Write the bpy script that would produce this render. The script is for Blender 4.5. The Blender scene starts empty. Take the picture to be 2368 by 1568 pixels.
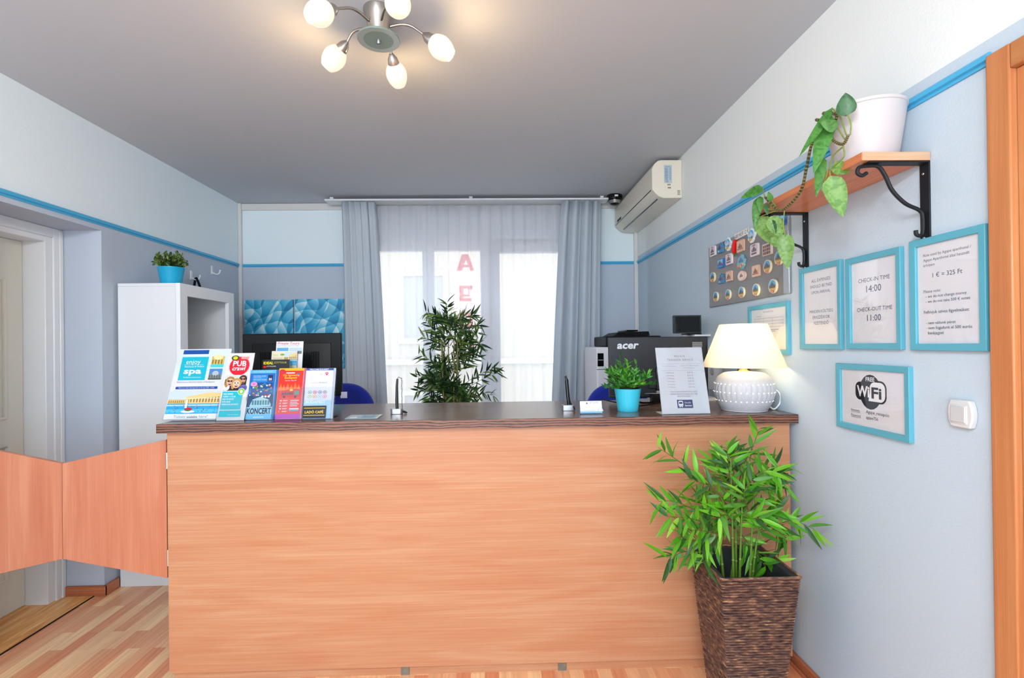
import bpy, bmesh, math, random
from mathutils import Vector, Matrix, Quaternion
rnd = random.Random(7)
SC = bpy.context.scene
COL = SC.collection
PI = math.pi
def rad(a): return a*PI/180
def lin(c):
    c = c/255.0
    return c/12.92 if c <= 0.04045 else ((c+0.055)/1.055)**2.4
def C(r, g, b): return (lin(r), lin(g), lin(b), 1.0)

# ------------------------------------------------------------------ camera
W, H = 2368, 1568
FPX = 1149.9; YAW, PITCH, ROLL = 0.0249, 0.0035, -0.0119; CX, CY = 1173.67, 793.02
EYE = Vector((0, 0, 1.45))
_f = Vector((math.sin(YAW)*math.cos(PITCH), math.cos(YAW)*math.cos(PITCH), math.sin(PITCH)))
_r = Vector((math.cos(YAW), -math.sin(YAW), 0)); _u = _r.cross(_f)
_r2 = math.cos(ROLL)*_r + math.sin(ROLL)*_u; _u2 = -math.sin(ROLL)*_r + math.cos(ROLL)*_u
cam = bpy.data.cameras.new('camera'); camo = bpy.data.objects.new('camera', cam); COL.objects.link(camo)
cam.sensor_width = 36; cam.lens = FPX/W*36
cam.shift_x = (W/2-CX)/W; cam.shift_y = (CY-H/2)/W; cam.clip_start = 0.02
mw = Matrix.Identity(4)
for i, v in enumerate((_r2, _u2, -_f, EYE)):
    for j in range(3): mw[j][i] = v[j]
camo.matrix_world = mw
SC.camera = camo
def ray(x, y): return _f + _r2*((x-CX)/FPX) - _u2*((y-CY)/FPX)
def onX(x, y, X): d = ray(x, y); return EYE + d*(X/d.x)
def onY(x, y, Y): d = ray(x, y); return EYE + d*(Y/d.y)
def onZ(x, y, Z): d = ray(x, y); return EYE + d*((Z-EYE.z)/d.z)
def ypix(P):
    d = P-EYE; return CY-FPX*d.dot(_u2)/d.dot(_f)

# ------------------------------------------------------------------ view, world, daylight
SC.view_settings.view_transform = 'Standard'; SC.view_settings.look = 'None'
SC.view_settings.gamma = 1; SC.view_settings.use_curve_mapping = False
SC.view_settings.exposure = 0.8
wd = bpy.data.worlds.new('sky'); SC.world = wd; wd.use_nodes = True
bgn = wd.node_tree.nodes['Background']
bgn.inputs[0].default_value = (0.84, 0.94, 1.0, 1); bgn.inputs[1].default_value = 3.4
XR, XL, ZC, YB, ZR = 1.332, -2.323, 2.764, 4.598, 2.199     # room walls, ceiling, back wall, paint rail
YF = -1.6                                                   # glazed front, added behind the camera for fill daylight
CF, CT = 2.19, 1.128                                        # counter front panel, worktop height
def portal(name, loc, rot, sx, sy):
    l = bpy.data.lights.new(name, 'AREA'); l.shape = 'RECTANGLE'; l.size = sx; l.size_y = sy
    l.cycles.is_portal = True
    o = bpy.data.objects.new(name, l); o.location = loc; o.rotation_euler = rot; COL.objects.link(o)
portal('daylight_back_window', (-0.2, YB+0.3, 1.3), (rad(-90), 0, 0), 1.95, 2.45)
portal('daylight_fill_window', (-0.5, YF-0.15, 1.35), (rad(90), 0, 0), 3.5, 2.5)  # sky light through the added front glazing
def bulb(name, loc, power, col, r=0.03):
    l = bpy.data.lights.new(name, 'POINT'); l.energy = power; l.color = col; l.shadow_soft_size = r
    o = bpy.data.objects.new(name, l); o.location = loc; COL.objects.link(o); return o

# ------------------------------------------------------------------ materials
MATS = {}
def nt(name):
    m = bpy.data.materials.new(name); m.use_nodes = True
    n = m.node_tree.nodes; return m, n, m.node_tree.links, n['Principled BSDF']
def mat(name, col, rough=0.5, metal=0.0, spec=0.5, bump=0, bscale=200, var=0, vscale=6, trans=0, sheen=0, coat=0, emis=None, estr=0, alpha=1):
    if name in MATS: return MATS[name]
    m, n, l, b = nt(name)
    b.inputs['Base Color'].default_value = col; b.inputs['Roughness'].default_value = rough
    b.inputs['Metallic'].default_value = metal; b.inputs['Specular IOR Level'].default_value = spec
    b.inputs['Transmission Weight'].default_value = trans; b.inputs['Coat Weight'].default_value = coat
    if sheen: b.inputs['Sheen Weight'].default_value = sheen
    if emis: b.inputs['Emission Color'].default_value = emis; b.inputs['Emission Strength'].default_value = estr
    if bump or var:
        tc = n.new('ShaderNodeTexCoord')
        if var:
            t = n.new('ShaderNodeTexNoise'); t.inputs['Scale'].default_value = vscale; t.inputs['Detail'].default_value = 4
            l.new(tc.outputs['Object'], t.inputs['Vector'])
            hs = n.new('ShaderNodeHueSaturation'); hs.inputs['Color'].default_value = col
            mr = n.new('ShaderNodeMapRange'); mr.inputs[1].default_value = .25; mr.inputs[2].default_value = .75
            mr.inputs[3].default_value = 1-var; mr.inputs[4].default_value = 1+var
            l.new(t.outputs['Fac'], mr.inputs[0]); l.new(mr.outputs[0], hs.inputs['Value']); l.new(hs.outputs[0], b.inputs['Base Color'])
        if bump:
            t = n.new('ShaderNodeTexNoise'); t.inputs['Scale'].default_value = bscale; t.inputs['Detail'].default_value = 3
            l.new(tc.outputs['Object'], t.inputs['Vector'])
            bp = n.new('ShaderNodeBump'); bp.inputs['Strength'].default_value = bump; bp.inputs['Distance'].default_value = 0.004
            l.new(t.outputs['Fac'], bp.inputs['Height']); l.new(bp.outputs[0], b.inputs['Normal'])
    MATS[name] = m; return m
def mat_print(name, rough=0.45, trans=0.0, val=1.0):
    """ink and paint read from the mesh's own colour layer"""
    if name in MATS: return MATS[name]
    m, n, l, b = nt(name)
    a = n.new('ShaderNodeVertexColor'); a.layer_name = 'ink'
    hs = n.new('ShaderNodeHueSaturation'); hs.inputs['Value'].default_value = val; hs.inputs['Saturation'].default_value = 1.0 if val == 1 else 1.08
    l.new(a.outputs['Color'], hs.inputs['Color']); l.new(hs.outputs[0] if val != 1 else a.outputs['Color'], b.inputs['Base Color']); b.inputs['Roughness'].default_value = rough
    b.inputs['Specular IOR Level'].default_value = 0.35
    if trans:
        out = n['Material Output']; tr = n.new('ShaderNodeBsdfTranslucent'); mx = n.new('ShaderNodeMixShader')
        l.new(a.outputs['Color'], tr.inputs[0]); mx.inputs[0].default_value = trans
        l.new(b.outputs[0], mx.inputs[1]); l.new(tr.outputs[0], mx.inputs[2]); l.new(mx.outputs[0], out.inputs[0])
    MATS[name] = m; return m
def mat_glass(name, tint=(1, 1, 1, 1), refl=0.08, rough=0.0):
    if name in MATS: return MATS[name]
    m, n, l, b = nt(name); out = n['Material Output']; n.remove(b)
    t = n.new('ShaderNodeBsdfTransparent'); t.inputs[0].default_value = tint
    g = n.new('ShaderNodeBsdfGlossy'); g.inputs['Roughness'].default_value = rough
    fr = n.new('ShaderNodeLayerWeight'); fr.inputs[0].default_value = 0.5
    pw = n.new('ShaderNodeMath'); pw.operation = 'POWER'; pw.inputs[1].default_value = 5; l.new(fr.outputs['Facing'], pw.inputs[0])
    mm = n.new('ShaderNodeMath'); mm.operation = 'MULTIPLY_ADD'; mm.inputs[1].default_value = 0.9; mm.inputs[2].default_value = refl; mm.use_clamp = True
    mx = n.new('ShaderNodeMixShader'); l.new(pw.outputs[0], mm.inputs[0])
    l.new(mm.outputs[0], mx.inputs[0]); l.new(t.outputs[0], mx.inputs[1]); l.new(g.outputs[0], mx.inputs[2])
    l.new(mx.outputs[0], out.inputs[0]); MATS[name] = m; return m
def mat_cloth(name, col, transp=0.0, transl=0.2, weave=0):
    m, n, l, b = nt(name); out = n['Material Output']
    b.inputs['Base Color'].default_value = col; b.inputs['Roughness'].default_value = 0.9; b.inputs['Specular IOR Level'].default_value = 0.1
    tr = n.new('ShaderNodeBsdfTranslucent'); tr.inputs[0].default_value = col
    mx = n.new('ShaderNodeMixShader'); mx.inputs[0].default_value = transl
    l.new(b.outputs[0], mx.inputs[1]); l.new(tr.outputs[0], mx.inputs[2]); last = mx
    if transp:
        tp = n.new('ShaderNodeBsdfTransparent'); m2 = n.new('ShaderNodeMixShader'); m2.inputs[0].default_value = transp
        l.new(mx.outputs[0], m2.inputs[1]); l.new(tp.outputs[0], m2.inputs[2]); last = m2
    l.new(last.outputs[0], out.inputs[0]); MATS[name] = m; return m
def ramp(n, stops):
    r = n.new('ShaderNodeValToRGB'); e = r.color_ramp.elements
    while len(e) < len(stops): e.new(0.5)
    for i, (p, c) in enumerate(stops): e[i].position = p; e[i].color = c
    return r
def mat_wood(name, axis, c0, c1, c2, stretch=9, scale=1.6, rough=0.35, coat=0.15, dist=1.2, fine=0.35):
    """laminate with long soft grain along one axis (0=x, 1=y, 2=z)"""
    m, n, l, b = nt(name)
    tc = n.new('ShaderNodeTexCoord'); mp = n.new('ShaderNodeMapping')
    s = [stretch]*3; s[axis] = 1.0; mp.inputs['Scale'].default_value = s
    l.new(tc.outputs['Object'], mp.inputs['Vector'])
    t1 = n.new('ShaderNodeTexNoise'); t1.inputs['Scale'].default_value = scale; t1.inputs['Detail'].default_value = 3; t1.inputs['Distortion'].default_value = dist
    l.new(mp.outputs[0], t1.inputs['Vector'])
    mp2 = n.new('ShaderNodeMapping'); s2 = [stretch*9]*3; s2[axis] = 1.6; mp2.inputs['Scale'].default_value = s2
    l.new(tc.outputs['Object'], mp2.inputs['Vector'])
    t2 = n.new('ShaderNodeTexNoise'); t2.inputs['Scale'].default_value = scale*1.3; t2.inputs['Detail'].default_value = 5; t2.inputs['Distortion'].default_value = 0.4
    l.new(mp2.outputs[0], t2.inputs['Vector'])
    mx = n.new('ShaderNodeMix'); mx.inputs[0].default_value = fine
    l.new(t1.outputs['Fac'], mx.inputs[2]); l.new(t2.outputs['Fac'], mx.inputs[3])
    r = ramp(n, [(0.32, c0), (0.5, c1), (0.66, c2)]); l.new(mx.outputs[0], r.inputs[0])
    l.new(r.outputs[0], b.inputs['Base Color']); b.inputs['Roughness'].default_value = rough; b.inputs['Coat Weight'].default_value = coat
    b.inputs['Specular IOR Level'].default_value = 0.3
    MATS[name] = m; return m
def mat_wall(name, low, high, zsplit):
    m, n, l, b = nt(name)
    tc = n.new('ShaderNodeTexCoord'); sx = n.new('ShaderNodeSeparateXYZ'); l.new(tc.outputs['Object'], sx.inputs[0])
    gt = n.new('ShaderNodeMath'); gt.operation = 'GREATER_THAN'; gt.inputs[1].default_value = zsplit; l.new(sx.outputs[2], gt.inputs[0])
    mx = n.new('ShaderNodeMix'); mx.data_type = 'RGBA'; mx.inputs[6].default_value = low; mx.inputs[7].default_value = high
    l.new(gt.outputs[0], mx.inputs[0]); l.new(mx.outputs[2], b.inputs['Base Color'])
    b.inputs['Roughness'].default_value = 0.75; b.inputs['Specular IOR Level'].default_value = 0.2
    t = n.new('ShaderNodeTexNoise'); t.inputs['Scale'].default_value = 120; t.inputs['Detail'].default_value = 3
    l.new(tc.outputs['Object'], t.inputs['Vector'])
    bp = n.new('ShaderNodeBump'); bp.inputs['Strength'].default_value = 0.18; bp.inputs['Distance'].default_value = 0.004
    l.new(t.outputs['Fac'], bp.inputs['Height']); l.new(bp.outputs[0], b.inputs['Normal'])
    MATS[name] = m; return m
def mat_floor():
    m, n, l, b = nt('laminate_floor')
    tc = n.new('ShaderNodeTexCoord'); mp = n.new('ShaderNodeMapping'); mp.inputs['Rotation'].default_value = (0, 0, rad(90))
    l.new(tc.outputs['Object'], mp.inputs['Vector'])
    def brick(c1, c2, w, off, bias):
        br = n.new('ShaderNodeTexBrick'); br.offset = off; br.offset_frequency = 2; br.squash = 1
        br.inputs['Color1'].default_value = c1; br.inputs['Color2'].default_value = c2; br.inputs['Mortar'].default_value = c2
        br.inputs['Scale'].default_value = 1; br.inputs['Brick Width'].default_value = w; br.inputs['Row Height'].default_value = 0.062
        br.inputs['Mortar Size'].default_value = 0.0004; br.inputs['Bias'].default_value = bias
        l.new(mp.outputs[0], br.inputs['Vector']); return br
    b1 = brick(C(250, 212, 164), C(222, 146, 106), 0.41, 0.37, 0.05)
    t = n.new('ShaderNodeTexNoise'); t.inputs['Scale'].default_value = 3; t.inputs['Detail'].default_value = 6; t.inputs['Distortion'].default_value = 0.6
    mg = n.new('ShaderNodeMapping'); mg.inputs['Scale'].default_value = (22, 1.2, 1); l.new(tc.outputs['Object'], mg.inputs[0]); l.new(mg.outputs[0], t.inputs['Vector'])
    r = ramp(n, [(0.3, (0.86, 0.81, 0.76, 1)), (0.7, (1.12, 1.1, 1.06, 1))]); l.new(t.outputs['Fac'], r.inputs[0])
    mu = n.new('ShaderNodeMix'); mu.data_type = 'RGBA'; mu.blend_type = 'MULTIPLY'; mu.inputs[0].default_value = 1
    l.new(b1.outputs['Color'], mu.inputs[6]); l.new(r.outputs[0], mu.inputs[7]); l.new(mu.outputs[2], b.inputs['Base Color'])
    b.inputs['Roughness'].default_value = 0.3; b.inputs['Coat Weight'].default_value = 0.1
    return m
def mat_streak(name):
    """dark walnut laminate edge with wavy black streaks along x"""
    m, n, l, b = nt(name)
    tc = n.new('ShaderNodeTexCoord'); mp = n.new('ShaderNodeMapping'); mp.inputs['Scale'].default_value = (6.5, 10, 30)
    l.new(tc.outputs['Object'], mp.inputs[0])
    w = n.new('ShaderNodeTexWave'); w.wave_type = 'BANDS'; w.bands_direction = 'Z'; w.inputs['Scale'].default_value = 0.95
    w.inputs['Distortion'].default_value = 6.0; w.inputs['Detail'].default_value = 3; w.inputs['Detail Scale'].default_value = 1.1; w.inputs['Detail Roughness'].default_value = .6
    l.new(mp.outputs[0], w.inputs[0])
    r = ramp(n, [(0.0, C(34, 20, 18)), (0.16, C(80, 50, 41)), (0.45, C(112, 71, 55)), (1, C(132, 86, 66))]); l.new(w.outputs['Fac'], r.inputs[0])
    l.new(r.outputs[0], b.inputs['Base Color']); b.inputs['Roughness'].default_value = 0.4
    MATS[name] = m; return m
def mat_worktop(name):
    m, n, l, b = nt(name)
    tc = n.new('ShaderNodeTexCoord'); mp = n.new('ShaderNodeMapping'); mp.inputs['Scale'].default_value = (1, 26, 26)
    l.new(tc.outputs['Object'], mp.inputs[0]); t = n.new('ShaderNodeTexNoise'); t.inputs['Scale'].default_value = 1.8; t.inputs['Detail'].default_value = 5; t.inputs['Distortion'].default_value = 1
    l.new(mp.outputs[0], t.inputs['Vector']); r = ramp(n, [(0.35, C(64, 46, 40)), (0.5, C(104, 78, 66)), (0.65, C(128, 98, 84))]); l.new(t.outputs['Fac'], r.inputs[0])
    l.new(r.outputs[0], b.inputs['Base Color']); b.inputs['Roughness'].default_value = 0.24; b.inputs['Specular IOR Level'].default_value = 0.6
    MATS[name] = m; return m
def mat_smoke(name, off):
    """blue abstract canvas: overlapping translucent swirls"""
    m, n, l, b = nt(name)
    tc = n.new('ShaderNodeTexCoord'); mp = n.new('ShaderNodeMapping'); mp.inputs['Location'].default_value = off
    l.new(tc.outputs['Object'], mp.inputs[0]); prev = None
    for i, (sc, ds, rz) in enumerate(((2.0, 5, 0.5), (2.9, 6, 1.9), (1.5, 7, 2.7), (3.3, 5, -.4))):
        m2 = n.new('ShaderNodeMapping'); m2.inputs['Rotation'].default_value = (0, rz, 0); m2.inputs['Location'].default_value = (i*3.1, 0, i)
        l.new(mp.outputs[0], m2.inputs[0])
        w = n.new('ShaderNodeTexWave'); w.wave_profile = 'SAW'; w.inputs['Scale'].default_value = sc; w.inputs['Distortion'].default_value = ds; w.inputs['Detail'].default_value = 0.0; w.inputs['Detail Scale'].default_value = 1.7
        l.new(m2.outputs[0], w.inputs[0])
        if prev is None: prev = w.outputs['Fac']
        else:
            ad = n.new('ShaderNodeMix'); ad.inputs[0].default_value = 1/(i+1.0); l.new(prev, ad.inputs[2]); l.new(w.outputs['Fac'], ad.inputs[3]); prev = ad.outputs[0]
    r = ramp(n, [(0.2, C(16, 120, 168)), (0.42, C(44, 164, 210)), (0.6, C(110, 200, 228)), (0.8, C(212, 240, 245))]); l.new(prev, r.inputs[0])
    l.new(r.outputs[0], b.inputs['Base Color']); b.inputs['Roughness'].default_value = 0.5; MATS[name] = m; return m
def mat_basket(name):
    m, n, l, b = nt(name)
    tc = n.new('ShaderNodeTexCoord'); mp = n.new('ShaderNodeMapping'); mp.inputs['Scale'].default_value = (10, 10, 45)
    l.new(tc.outputs['Object'], mp.inputs[0]); t = n.new('ShaderNodeTexNoise'); t.inputs['Scale'].default_value = 3.2; t.inputs['Detail'].default_value = 5
    l.new(mp.outputs[0], t.inputs['Vector']); r = ramp(n, [(0.3, C(50, 38, 40)), (0.48, C(98, 68, 58)), (0.6, C(132, 94, 74)), (0.76, C(204, 158, 110))]); l.new(t.outputs['Fac'], r.inputs[0])
    l.new(r.outputs[0], b.inputs['Base Color']); b.inputs['Roughness'].default_value = 0.45
    t2 = n.new('ShaderNodeTexNoise'); t2.inputs['Scale'].default_value = 260; l.new(tc.outputs['Object'], t2.inputs['Vector'])
    bp = n.new('ShaderNodeBump'); bp.inputs['Strength'].default_value = .5; bp.inputs['Distance'].default_value = .004; l.new(t2.outputs['Fac'], bp.inputs['Height']); l.new(bp.outputs[0], b.inputs['Normal'])
    MATS[name] = m; return m

M_wallL = mat_wall('wall_paint', C(186, 196, 211), C(228, 240, 246), ZR)
M_wallR = mat_wall('wall_paint_right', C(190, 205, 217), C(232, 236, 235), ZR+0.055)
M_ceil = mat('ceiling_paint', C(194, 198, 204), 0.85, spec=0.15, bump=0.06, bscale=150)
M_rail = mat('blue_rail_paint', C(72, 172, 216), 0.35)
M_trimw = mat('cream_trim', C(214, 214, 212), 0.45)
M_white = mat('white_lacquer', C(228, 231, 234), 0.35)
M_beech = mat_wood('beech_panel', 0, C(181, 119, 84), C(187, 132, 97), C(194, 147, 112), stretch=9, scale=1.3, fine=0.5)
M_beechV = mat_wood('beech_panel_upright', 2, C(180, 108, 78), C(188, 119, 88), C(198, 134, 104), stretch=12, scale=1.4, dist=0.8)
M_door2 = mat_wood('beech_casing', 2, C(176, 106, 64), C(188, 120, 74), C(198, 136, 88), stretch=26, scale=1.4, dist=.4)
M_door2h = mat_wood('beech_casing_level', 1, C(170, 104, 62), C(182, 118, 72), C(192, 134, 86), stretch=26, scale=1.4, dist=.4)
M_shelfw = mat_wood('shelf_beech', 1, C(186, 104, 66), C(202, 120, 80), C(220, 150, 104), stretch=14, scale=1.4)
M_skirt = mat_wood('skirting_wood', 1, C(150, 84, 54), C(178, 104, 70), C(204, 132, 92), stretch=14, scale=1.4)
M_edge = mat_streak('walnut_edge'); M_top = mat_worktop('walnut_worktop')
M_cream = mat('cream_door_paint', C(226, 225, 214), 0.45)
M_print = mat_print('printed'); M_flyer = mat_print('printed_flyer', 0.4, val=0.78); M_printg = mat_print('printed_glossy', 0.25)
M_paper = mat('paper_white', C(224, 223, 228), 0.7, spec=0.2)
M_acry = mat_glass('clear_acrylic', (0.95, 0.97, 0.98, 1), 0.03, 0.02)
M_pane = mat_glass('window_glass', (0.97, 0.985, 1, 1), 0.02)
M_pict = mat_glass('picture_glass', (1, 1, 1, 1), 0.045)
M_black = mat('black_plastic', C(8, 9, 11), 0.5, spec=.25, bump=0.08, bscale=500)
M_blackg = mat('black_gloss', C(12, 13, 15), 0.12)
M_acer = mat('charcoal_plastic', C(34, 38, 46), 0.5, bump=0.1, bscale=700)
M_iron = mat('black_iron', C(26, 29, 34), 0.5, metal=0.3, bump=0.2, bscale=120)
M_steel = mat('brushed_steel', C(190, 184, 176), 0.28, metal=1.0)
M_silver = mat('silver_metal', C(180, 184, 188), 0.3, metal=0.9)
M_turq = mat('turquoise_pot', C(58, 188, 214), 0.4)
M_turqb = mat('blue_pot', C(26, 166, 208), 0.35)
M_frame = mat('turquoise_frame_paint', C(88, 166, 186), 0.4)
M_seat = mat('royal_blue_fabric', C(14, 42, 160), 0.9, sheen=0.3, bump=0.2, bscale=600)
M_soil = mat('potting_soil', C(40, 30, 24), 0.95, bump=0.6, bscale=90)
M_leaf = mat_print('leaf_green', 0.35, 0.25)
M_leafv = mat_print('variegated_leaf', 0.35, 0.25)
def _varieg(m):
    n, l = m.node_tree.nodes, m.node_tree.links; a = next(x for x in n if x.bl_idname == 'ShaderNodeVertexColor')
    tc = n.new('ShaderNodeTexCoord'); t = n.new('ShaderNodeTexNoise'); t.inputs['Scale'].default_value = 42; t.inputs['Detail'].default_value = 2; t.inputs['Distortion'].default_value = 1.5
    l.new(tc.outputs['Object'], t.inputs['Vector']); r = ramp(n, [(.4, (.62, .74, .62, 1)), (.52, (1, 1, 1, 1)), (.7, (1.25, 1.18, 1.3, 1))]); l.new(t.outputs['Fac'], r.inputs[0])
    mu = n.new('ShaderNodeMix'); mu.data_type = 'RGBA'; mu.blend_type = 'MULTIPLY'; mu.inputs[0].default_value = 1
    l.new(a.outputs['Color'], mu.inputs[6]); l.new(r.outputs[0], mu.inputs[7])
    for x in n:
        if x.bl_idname == 'ShaderNodeBsdfPrincipled': l.new(mu.outputs[2], x.inputs['Base Color'])
        if x.bl_idname == 'ShaderNodeBsdfTranslucent': l.new(mu.outputs[2], x.inputs[0])
_varieg(M_leafv)
M_board = mat('brushed_steel_sheet', C(150, 146, 144), 0.42, metal=0.75, var=0.06, vscale=3)

# ------------------------------------------------------------------ mesh helpers
def wmat(o):
    m = o.matrix_basis.copy()
    return wmat(o.parent) @ o.matrix_parent_inverse @ m if o.parent else m
class MB:
    def __init__(s): s.v = []; s.f = []; s.c = []
    def add(s, vs, fs, col=None, M=None):
        b = len(s.v)
        for p in vs:
            p = Vector(p); s.v.append(M @ p if M else p)
        for f in fs: s.f.append([b+i for i in f]); s.c.append(col)
        return s
    def box(s, x0, x1, y0, y1, z0, z1, col=None, M=None):
        return s.add([(x0,y0,z0),(x1,y0,z0),(x1,y1,z0),(x0,y1,z0),(x0,y0,z1),(x1,y0,z1),(x1,y1,z1),(x0,y1,z1)],
            [(0,3,2,1),(4,5,6,7),(0,1,5,4),(1,2,6,5),(2,3,7,6),(3,0,4,7)], col, M)
    def frustum(s, a, z0, b, z1, col=None, M=None):
        """a, b: half sizes (x, y) at z0, z1"""
        return s.add([(-a[0],-a[1],z0),(a[0],-a[1],z0),(a[0],a[1],z0),(-a[0],a[1],z0),(-b[0],-b[1],z1),(b[0],-b[1],z1),(b[0],b[1],z1),(-b[0],b[1],z1)],
            [(0,3,2,1),(4,5,6,7),(0,1,5,4),(1,2,6,5),(2,3,7,6),(3,0,4,7)], col, M)
    def tube(s, pts, r, n=8, col=None, M=None, caps=True):
        pts = [Vector(p) for p in pts]; rs = r if isinstance(r, (list, tuple)) else [r]*len(pts)
        vs, fs = [], []; ref = None
        for i, p in enumerate(pts):
            t = (pts[min(i+1, len(pts)-1)]-pts[max(i-1, 0)]).normalized()
            if ref is None:
                ref = Vector((0, 0, 1)) if abs(t.z) < .9 else Vector((1, 0, 0))
            a = (ref-t*ref.dot(t)).normalized(); ref = a; b = t.cross(a)
            for k in range(n):
                th = 2*PI*k/n; vs.append(p+(a*math.cos(th)+b*math.sin(th))*rs[i])
        for i in range(len(pts)-1):
            for k in range(n): fs.append((i*n+k, i*n+(k+1) % n, (i+1)*n+(k+1) % n, (i+1)*n+k))
        if caps: fs.append(tuple(range(n-1, -1, -1))); fs.append(tuple((len(pts)-1)*n+k for k in range(n)))
        return s.add(vs, fs, col, M)
    def lathe(s, prof, n=32, col=None, M=None, mod=None):
        """prof: (radius, z) pairs; ends closed where radius is 0"""
        vs, fs, rows = [], [], []
        for (r, z) in prof:
            if r < 1e-6: rows.append([len(vs)]); vs.append((0, 0, z))
            else:
                rows.append(list(range(len(vs), len(vs)+n)))
                for k in range(n):
                    th = 2*PI*k/n; q = r*(mod(th, z) if mod else 1); vs.append((q*math.cos(th), q*math.sin(th), z))
        for a, b in zip(rows, rows[1:]):
            for k in range(n):
                k2 = (k+1) % n
                if len(a) == 1 and len(b) == 1: continue
                if len(a) == 1: fs.append((a[0], b[k2], b[k]))
                elif len(b) == 1: fs.append((a[k], a[k2], b[0]))
                else: fs.append((a[k], a[k2], b[k2], b[k]))
        return s.add(vs, fs, col, M)
    def prism(s, poly, w0, w1, col=None, M=None):
        n = len(poly); vs = [(x, y, w0) for x, y in poly]+[(x, y, w1) for x, y in poly]
        fs = [tuple(range(n-1, -1, -1)), tuple(range(n, 2*n))]+[(i, (i+1) % n, n+(i+1) % n, n+i) for i in range(n)]
        return s.add(vs, fs, col, M)
    def ring(s, x0, x1, y0, y1, b, w0, w1, col=None, M=None, slope=0.0):
        """rectangular frame moulding, mitred; slope lowers the inner edge"""
        o = [(x0,y0),(x1,y0),(x1,y1),(x0,y1)]; i = [(x0+b,y0+b),(x1-b,y0+b),(x1-b,y1-b),(x0+b,y1-b)]
        vs = [(x,y,w0) for x,y in o]+[(x,y,w1) for x,y in o]+[(x,y,w1-slope) for x,y in i]+[(x,y,w0) for x,y in i]
        fs = []
        for k in range(4):
            j = (k+1) % 4
            fs += [(k,j,4+j,4+k),(4+k,4+j,8+j,8+k),(8+k,8+j,12+j,12+k),(12+k,12+j,j,k)]
        return s.add(vs, fs, col, M)
    def build(s, name, m, parent=None, origin=None, world=False, bevel=0, seg=2, fix=True, sharp=38, sub=0):
        me = bpy.data.meshes.new(name)
        vs = s.v
        if parent is not None and world:
            inv = wmat(parent).inverted(); vs = [inv @ p for p in vs]
        if origin is not None: vs = [p-Vector(origin) for p in vs]
        me.from_pydata([tuple(p) for p in vs], [], s.f)
        if any(c is not None for c in s.c):
            ca = me.color_attributes.new('ink', 'FLOAT_COLOR', 'CORNER')
            for p, c in zip(me.polygons, s.c):
                c = c or (0.8, 0.8, 0.8, 1)
                for li in p.loop_indices: ca.data[li].color = c
        if fix:
            bm = bmesh.new(); bm.from_mesh(me); bmesh.ops.recalc_face_normals(bm, faces=bm.faces); bm.to_mesh(me); bm.free()
        if sharp:
            me.polygons.foreach_set('use_smooth', [True]*len(me.polygons)); me.set_sharp_from_angle(angle=rad(sharp))
        me.materials.append(m)
        o = bpy.data.objects.new(name, me); COL.objects.link(o)
        if origin is not None: o.location = origin
        if parent is not None: o.parent = parent
        if bevel:
            bv = o.modifiers.new('bevel', 'BEVEL'); bv.width = bevel; bv.segments = seg; bv.limit_method = 'ANGLE'; bv.angle_limit = rad(40)
        return o
TX = {}
def text_mesh(s, bold=0.0, shear=0.0):
    k = (s, bold, shear)
    if k not in TX:
        cu = bpy.data.curves.new('t', 'FONT'); cu.body = s; cu.size = 1; cu.resolution_u = 2; cu.fill_mode = 'FRONT'; cu.offset = bold; cu.shear = shear
        ob = bpy.data.objects.new('t', cu); COL.objects.link(ob)
        dg = bpy.context.evaluated_depsgraph_get(); dg.update()
        me = ob.evaluated_get(dg).to_mesh()
        TX[k] = ([(v.co.x, v.co.y) for v in me.vertices], [tuple(p.vertices) for p in me.polygons])
        ob.evaluated_get(dg).to_mesh_clear(); bpy.data.objects.remove(ob); bpy.data.curves.remove(cu)
    return TX[k]
class Art(MB):
    """flat print: shapes laid one over another on a plane, M maps (u, v, w)"""
    def __init__(s, M, w0=0.0003, step=0.00006): super().__init__(); s.M = M; s.w = w0; s.step = step
    def poly(s, pts, col): s.add([(x, y, s.w) for x, y in pts], [tuple(range(len(pts)))], col, s.M); s.w += s.step; return s
    def rect(s, x0, y0, x1, y1, col): return s.poly([(x0,y0),(x1,y0),(x1,y1),(x0,y1)], col)
    def ell(s, cx, cy, rx, ry, col, n=20): return s.poly([(cx+rx*math.cos(2*PI*k/n), cy+ry*math.sin(2*PI*k/n)) for k in range(n)], col)
    def text(s, t, col, x=0, y=0, size=None, w=None, h=None, align='L', bold=0.0, shear=0.0):
        """size = letter size, or w / h = fit the ink to this width / height; (x, y) baseline start, middle or end"""
        vs, fs = text_mesh(t, bold, shear)
        if not vs: return s
        x0 = min(a for a, _ in vs); x1 = max(a for a, _ in vs); y0 = min(b for _, b in vs); y1 = max(b for _, b in vs)
        sx = sy = size or 1
        if size is None:
            if w: sx = w/(x1-x0); sy = sx
            if h:
                sy = h/(y1-y0); sx = sx if w else sy
        elif w: sx = w/(x1-x0)
        ox = {'L': x0, 'C': (x0+x1)/2, 'R': x1}[align]
        s.add([(x+(a-ox)*sx, y+b*sy, s.w) for a, b in vs], fs, col, s.M); s.w += s.step; return s
    def done(s, name, parent, m=None, world=True): return s.build(name, m or M_print, parent, world=world, fix=False, sharp=0)
def plane_matrix(o, u, v):
    u = Vector(u).normalized(); v = Vector(v).normalized(); w = u.cross(v); m = Matrix.Identity(4)
    for i, a in enumerate((u, v, w, Vector(o))):
        for j in range(3): m[j][i] = a[j]
    return m
def axis_matrix(o, d, ref=(0, 0, 1)):
    """z axis along d"""
    d = Vector(d).normalized(); q = d.to_track_quat('Z', 'Y'); return Matrix.Translation(Vector(o)) @ q.to_matrix().to_4x4()
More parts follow.
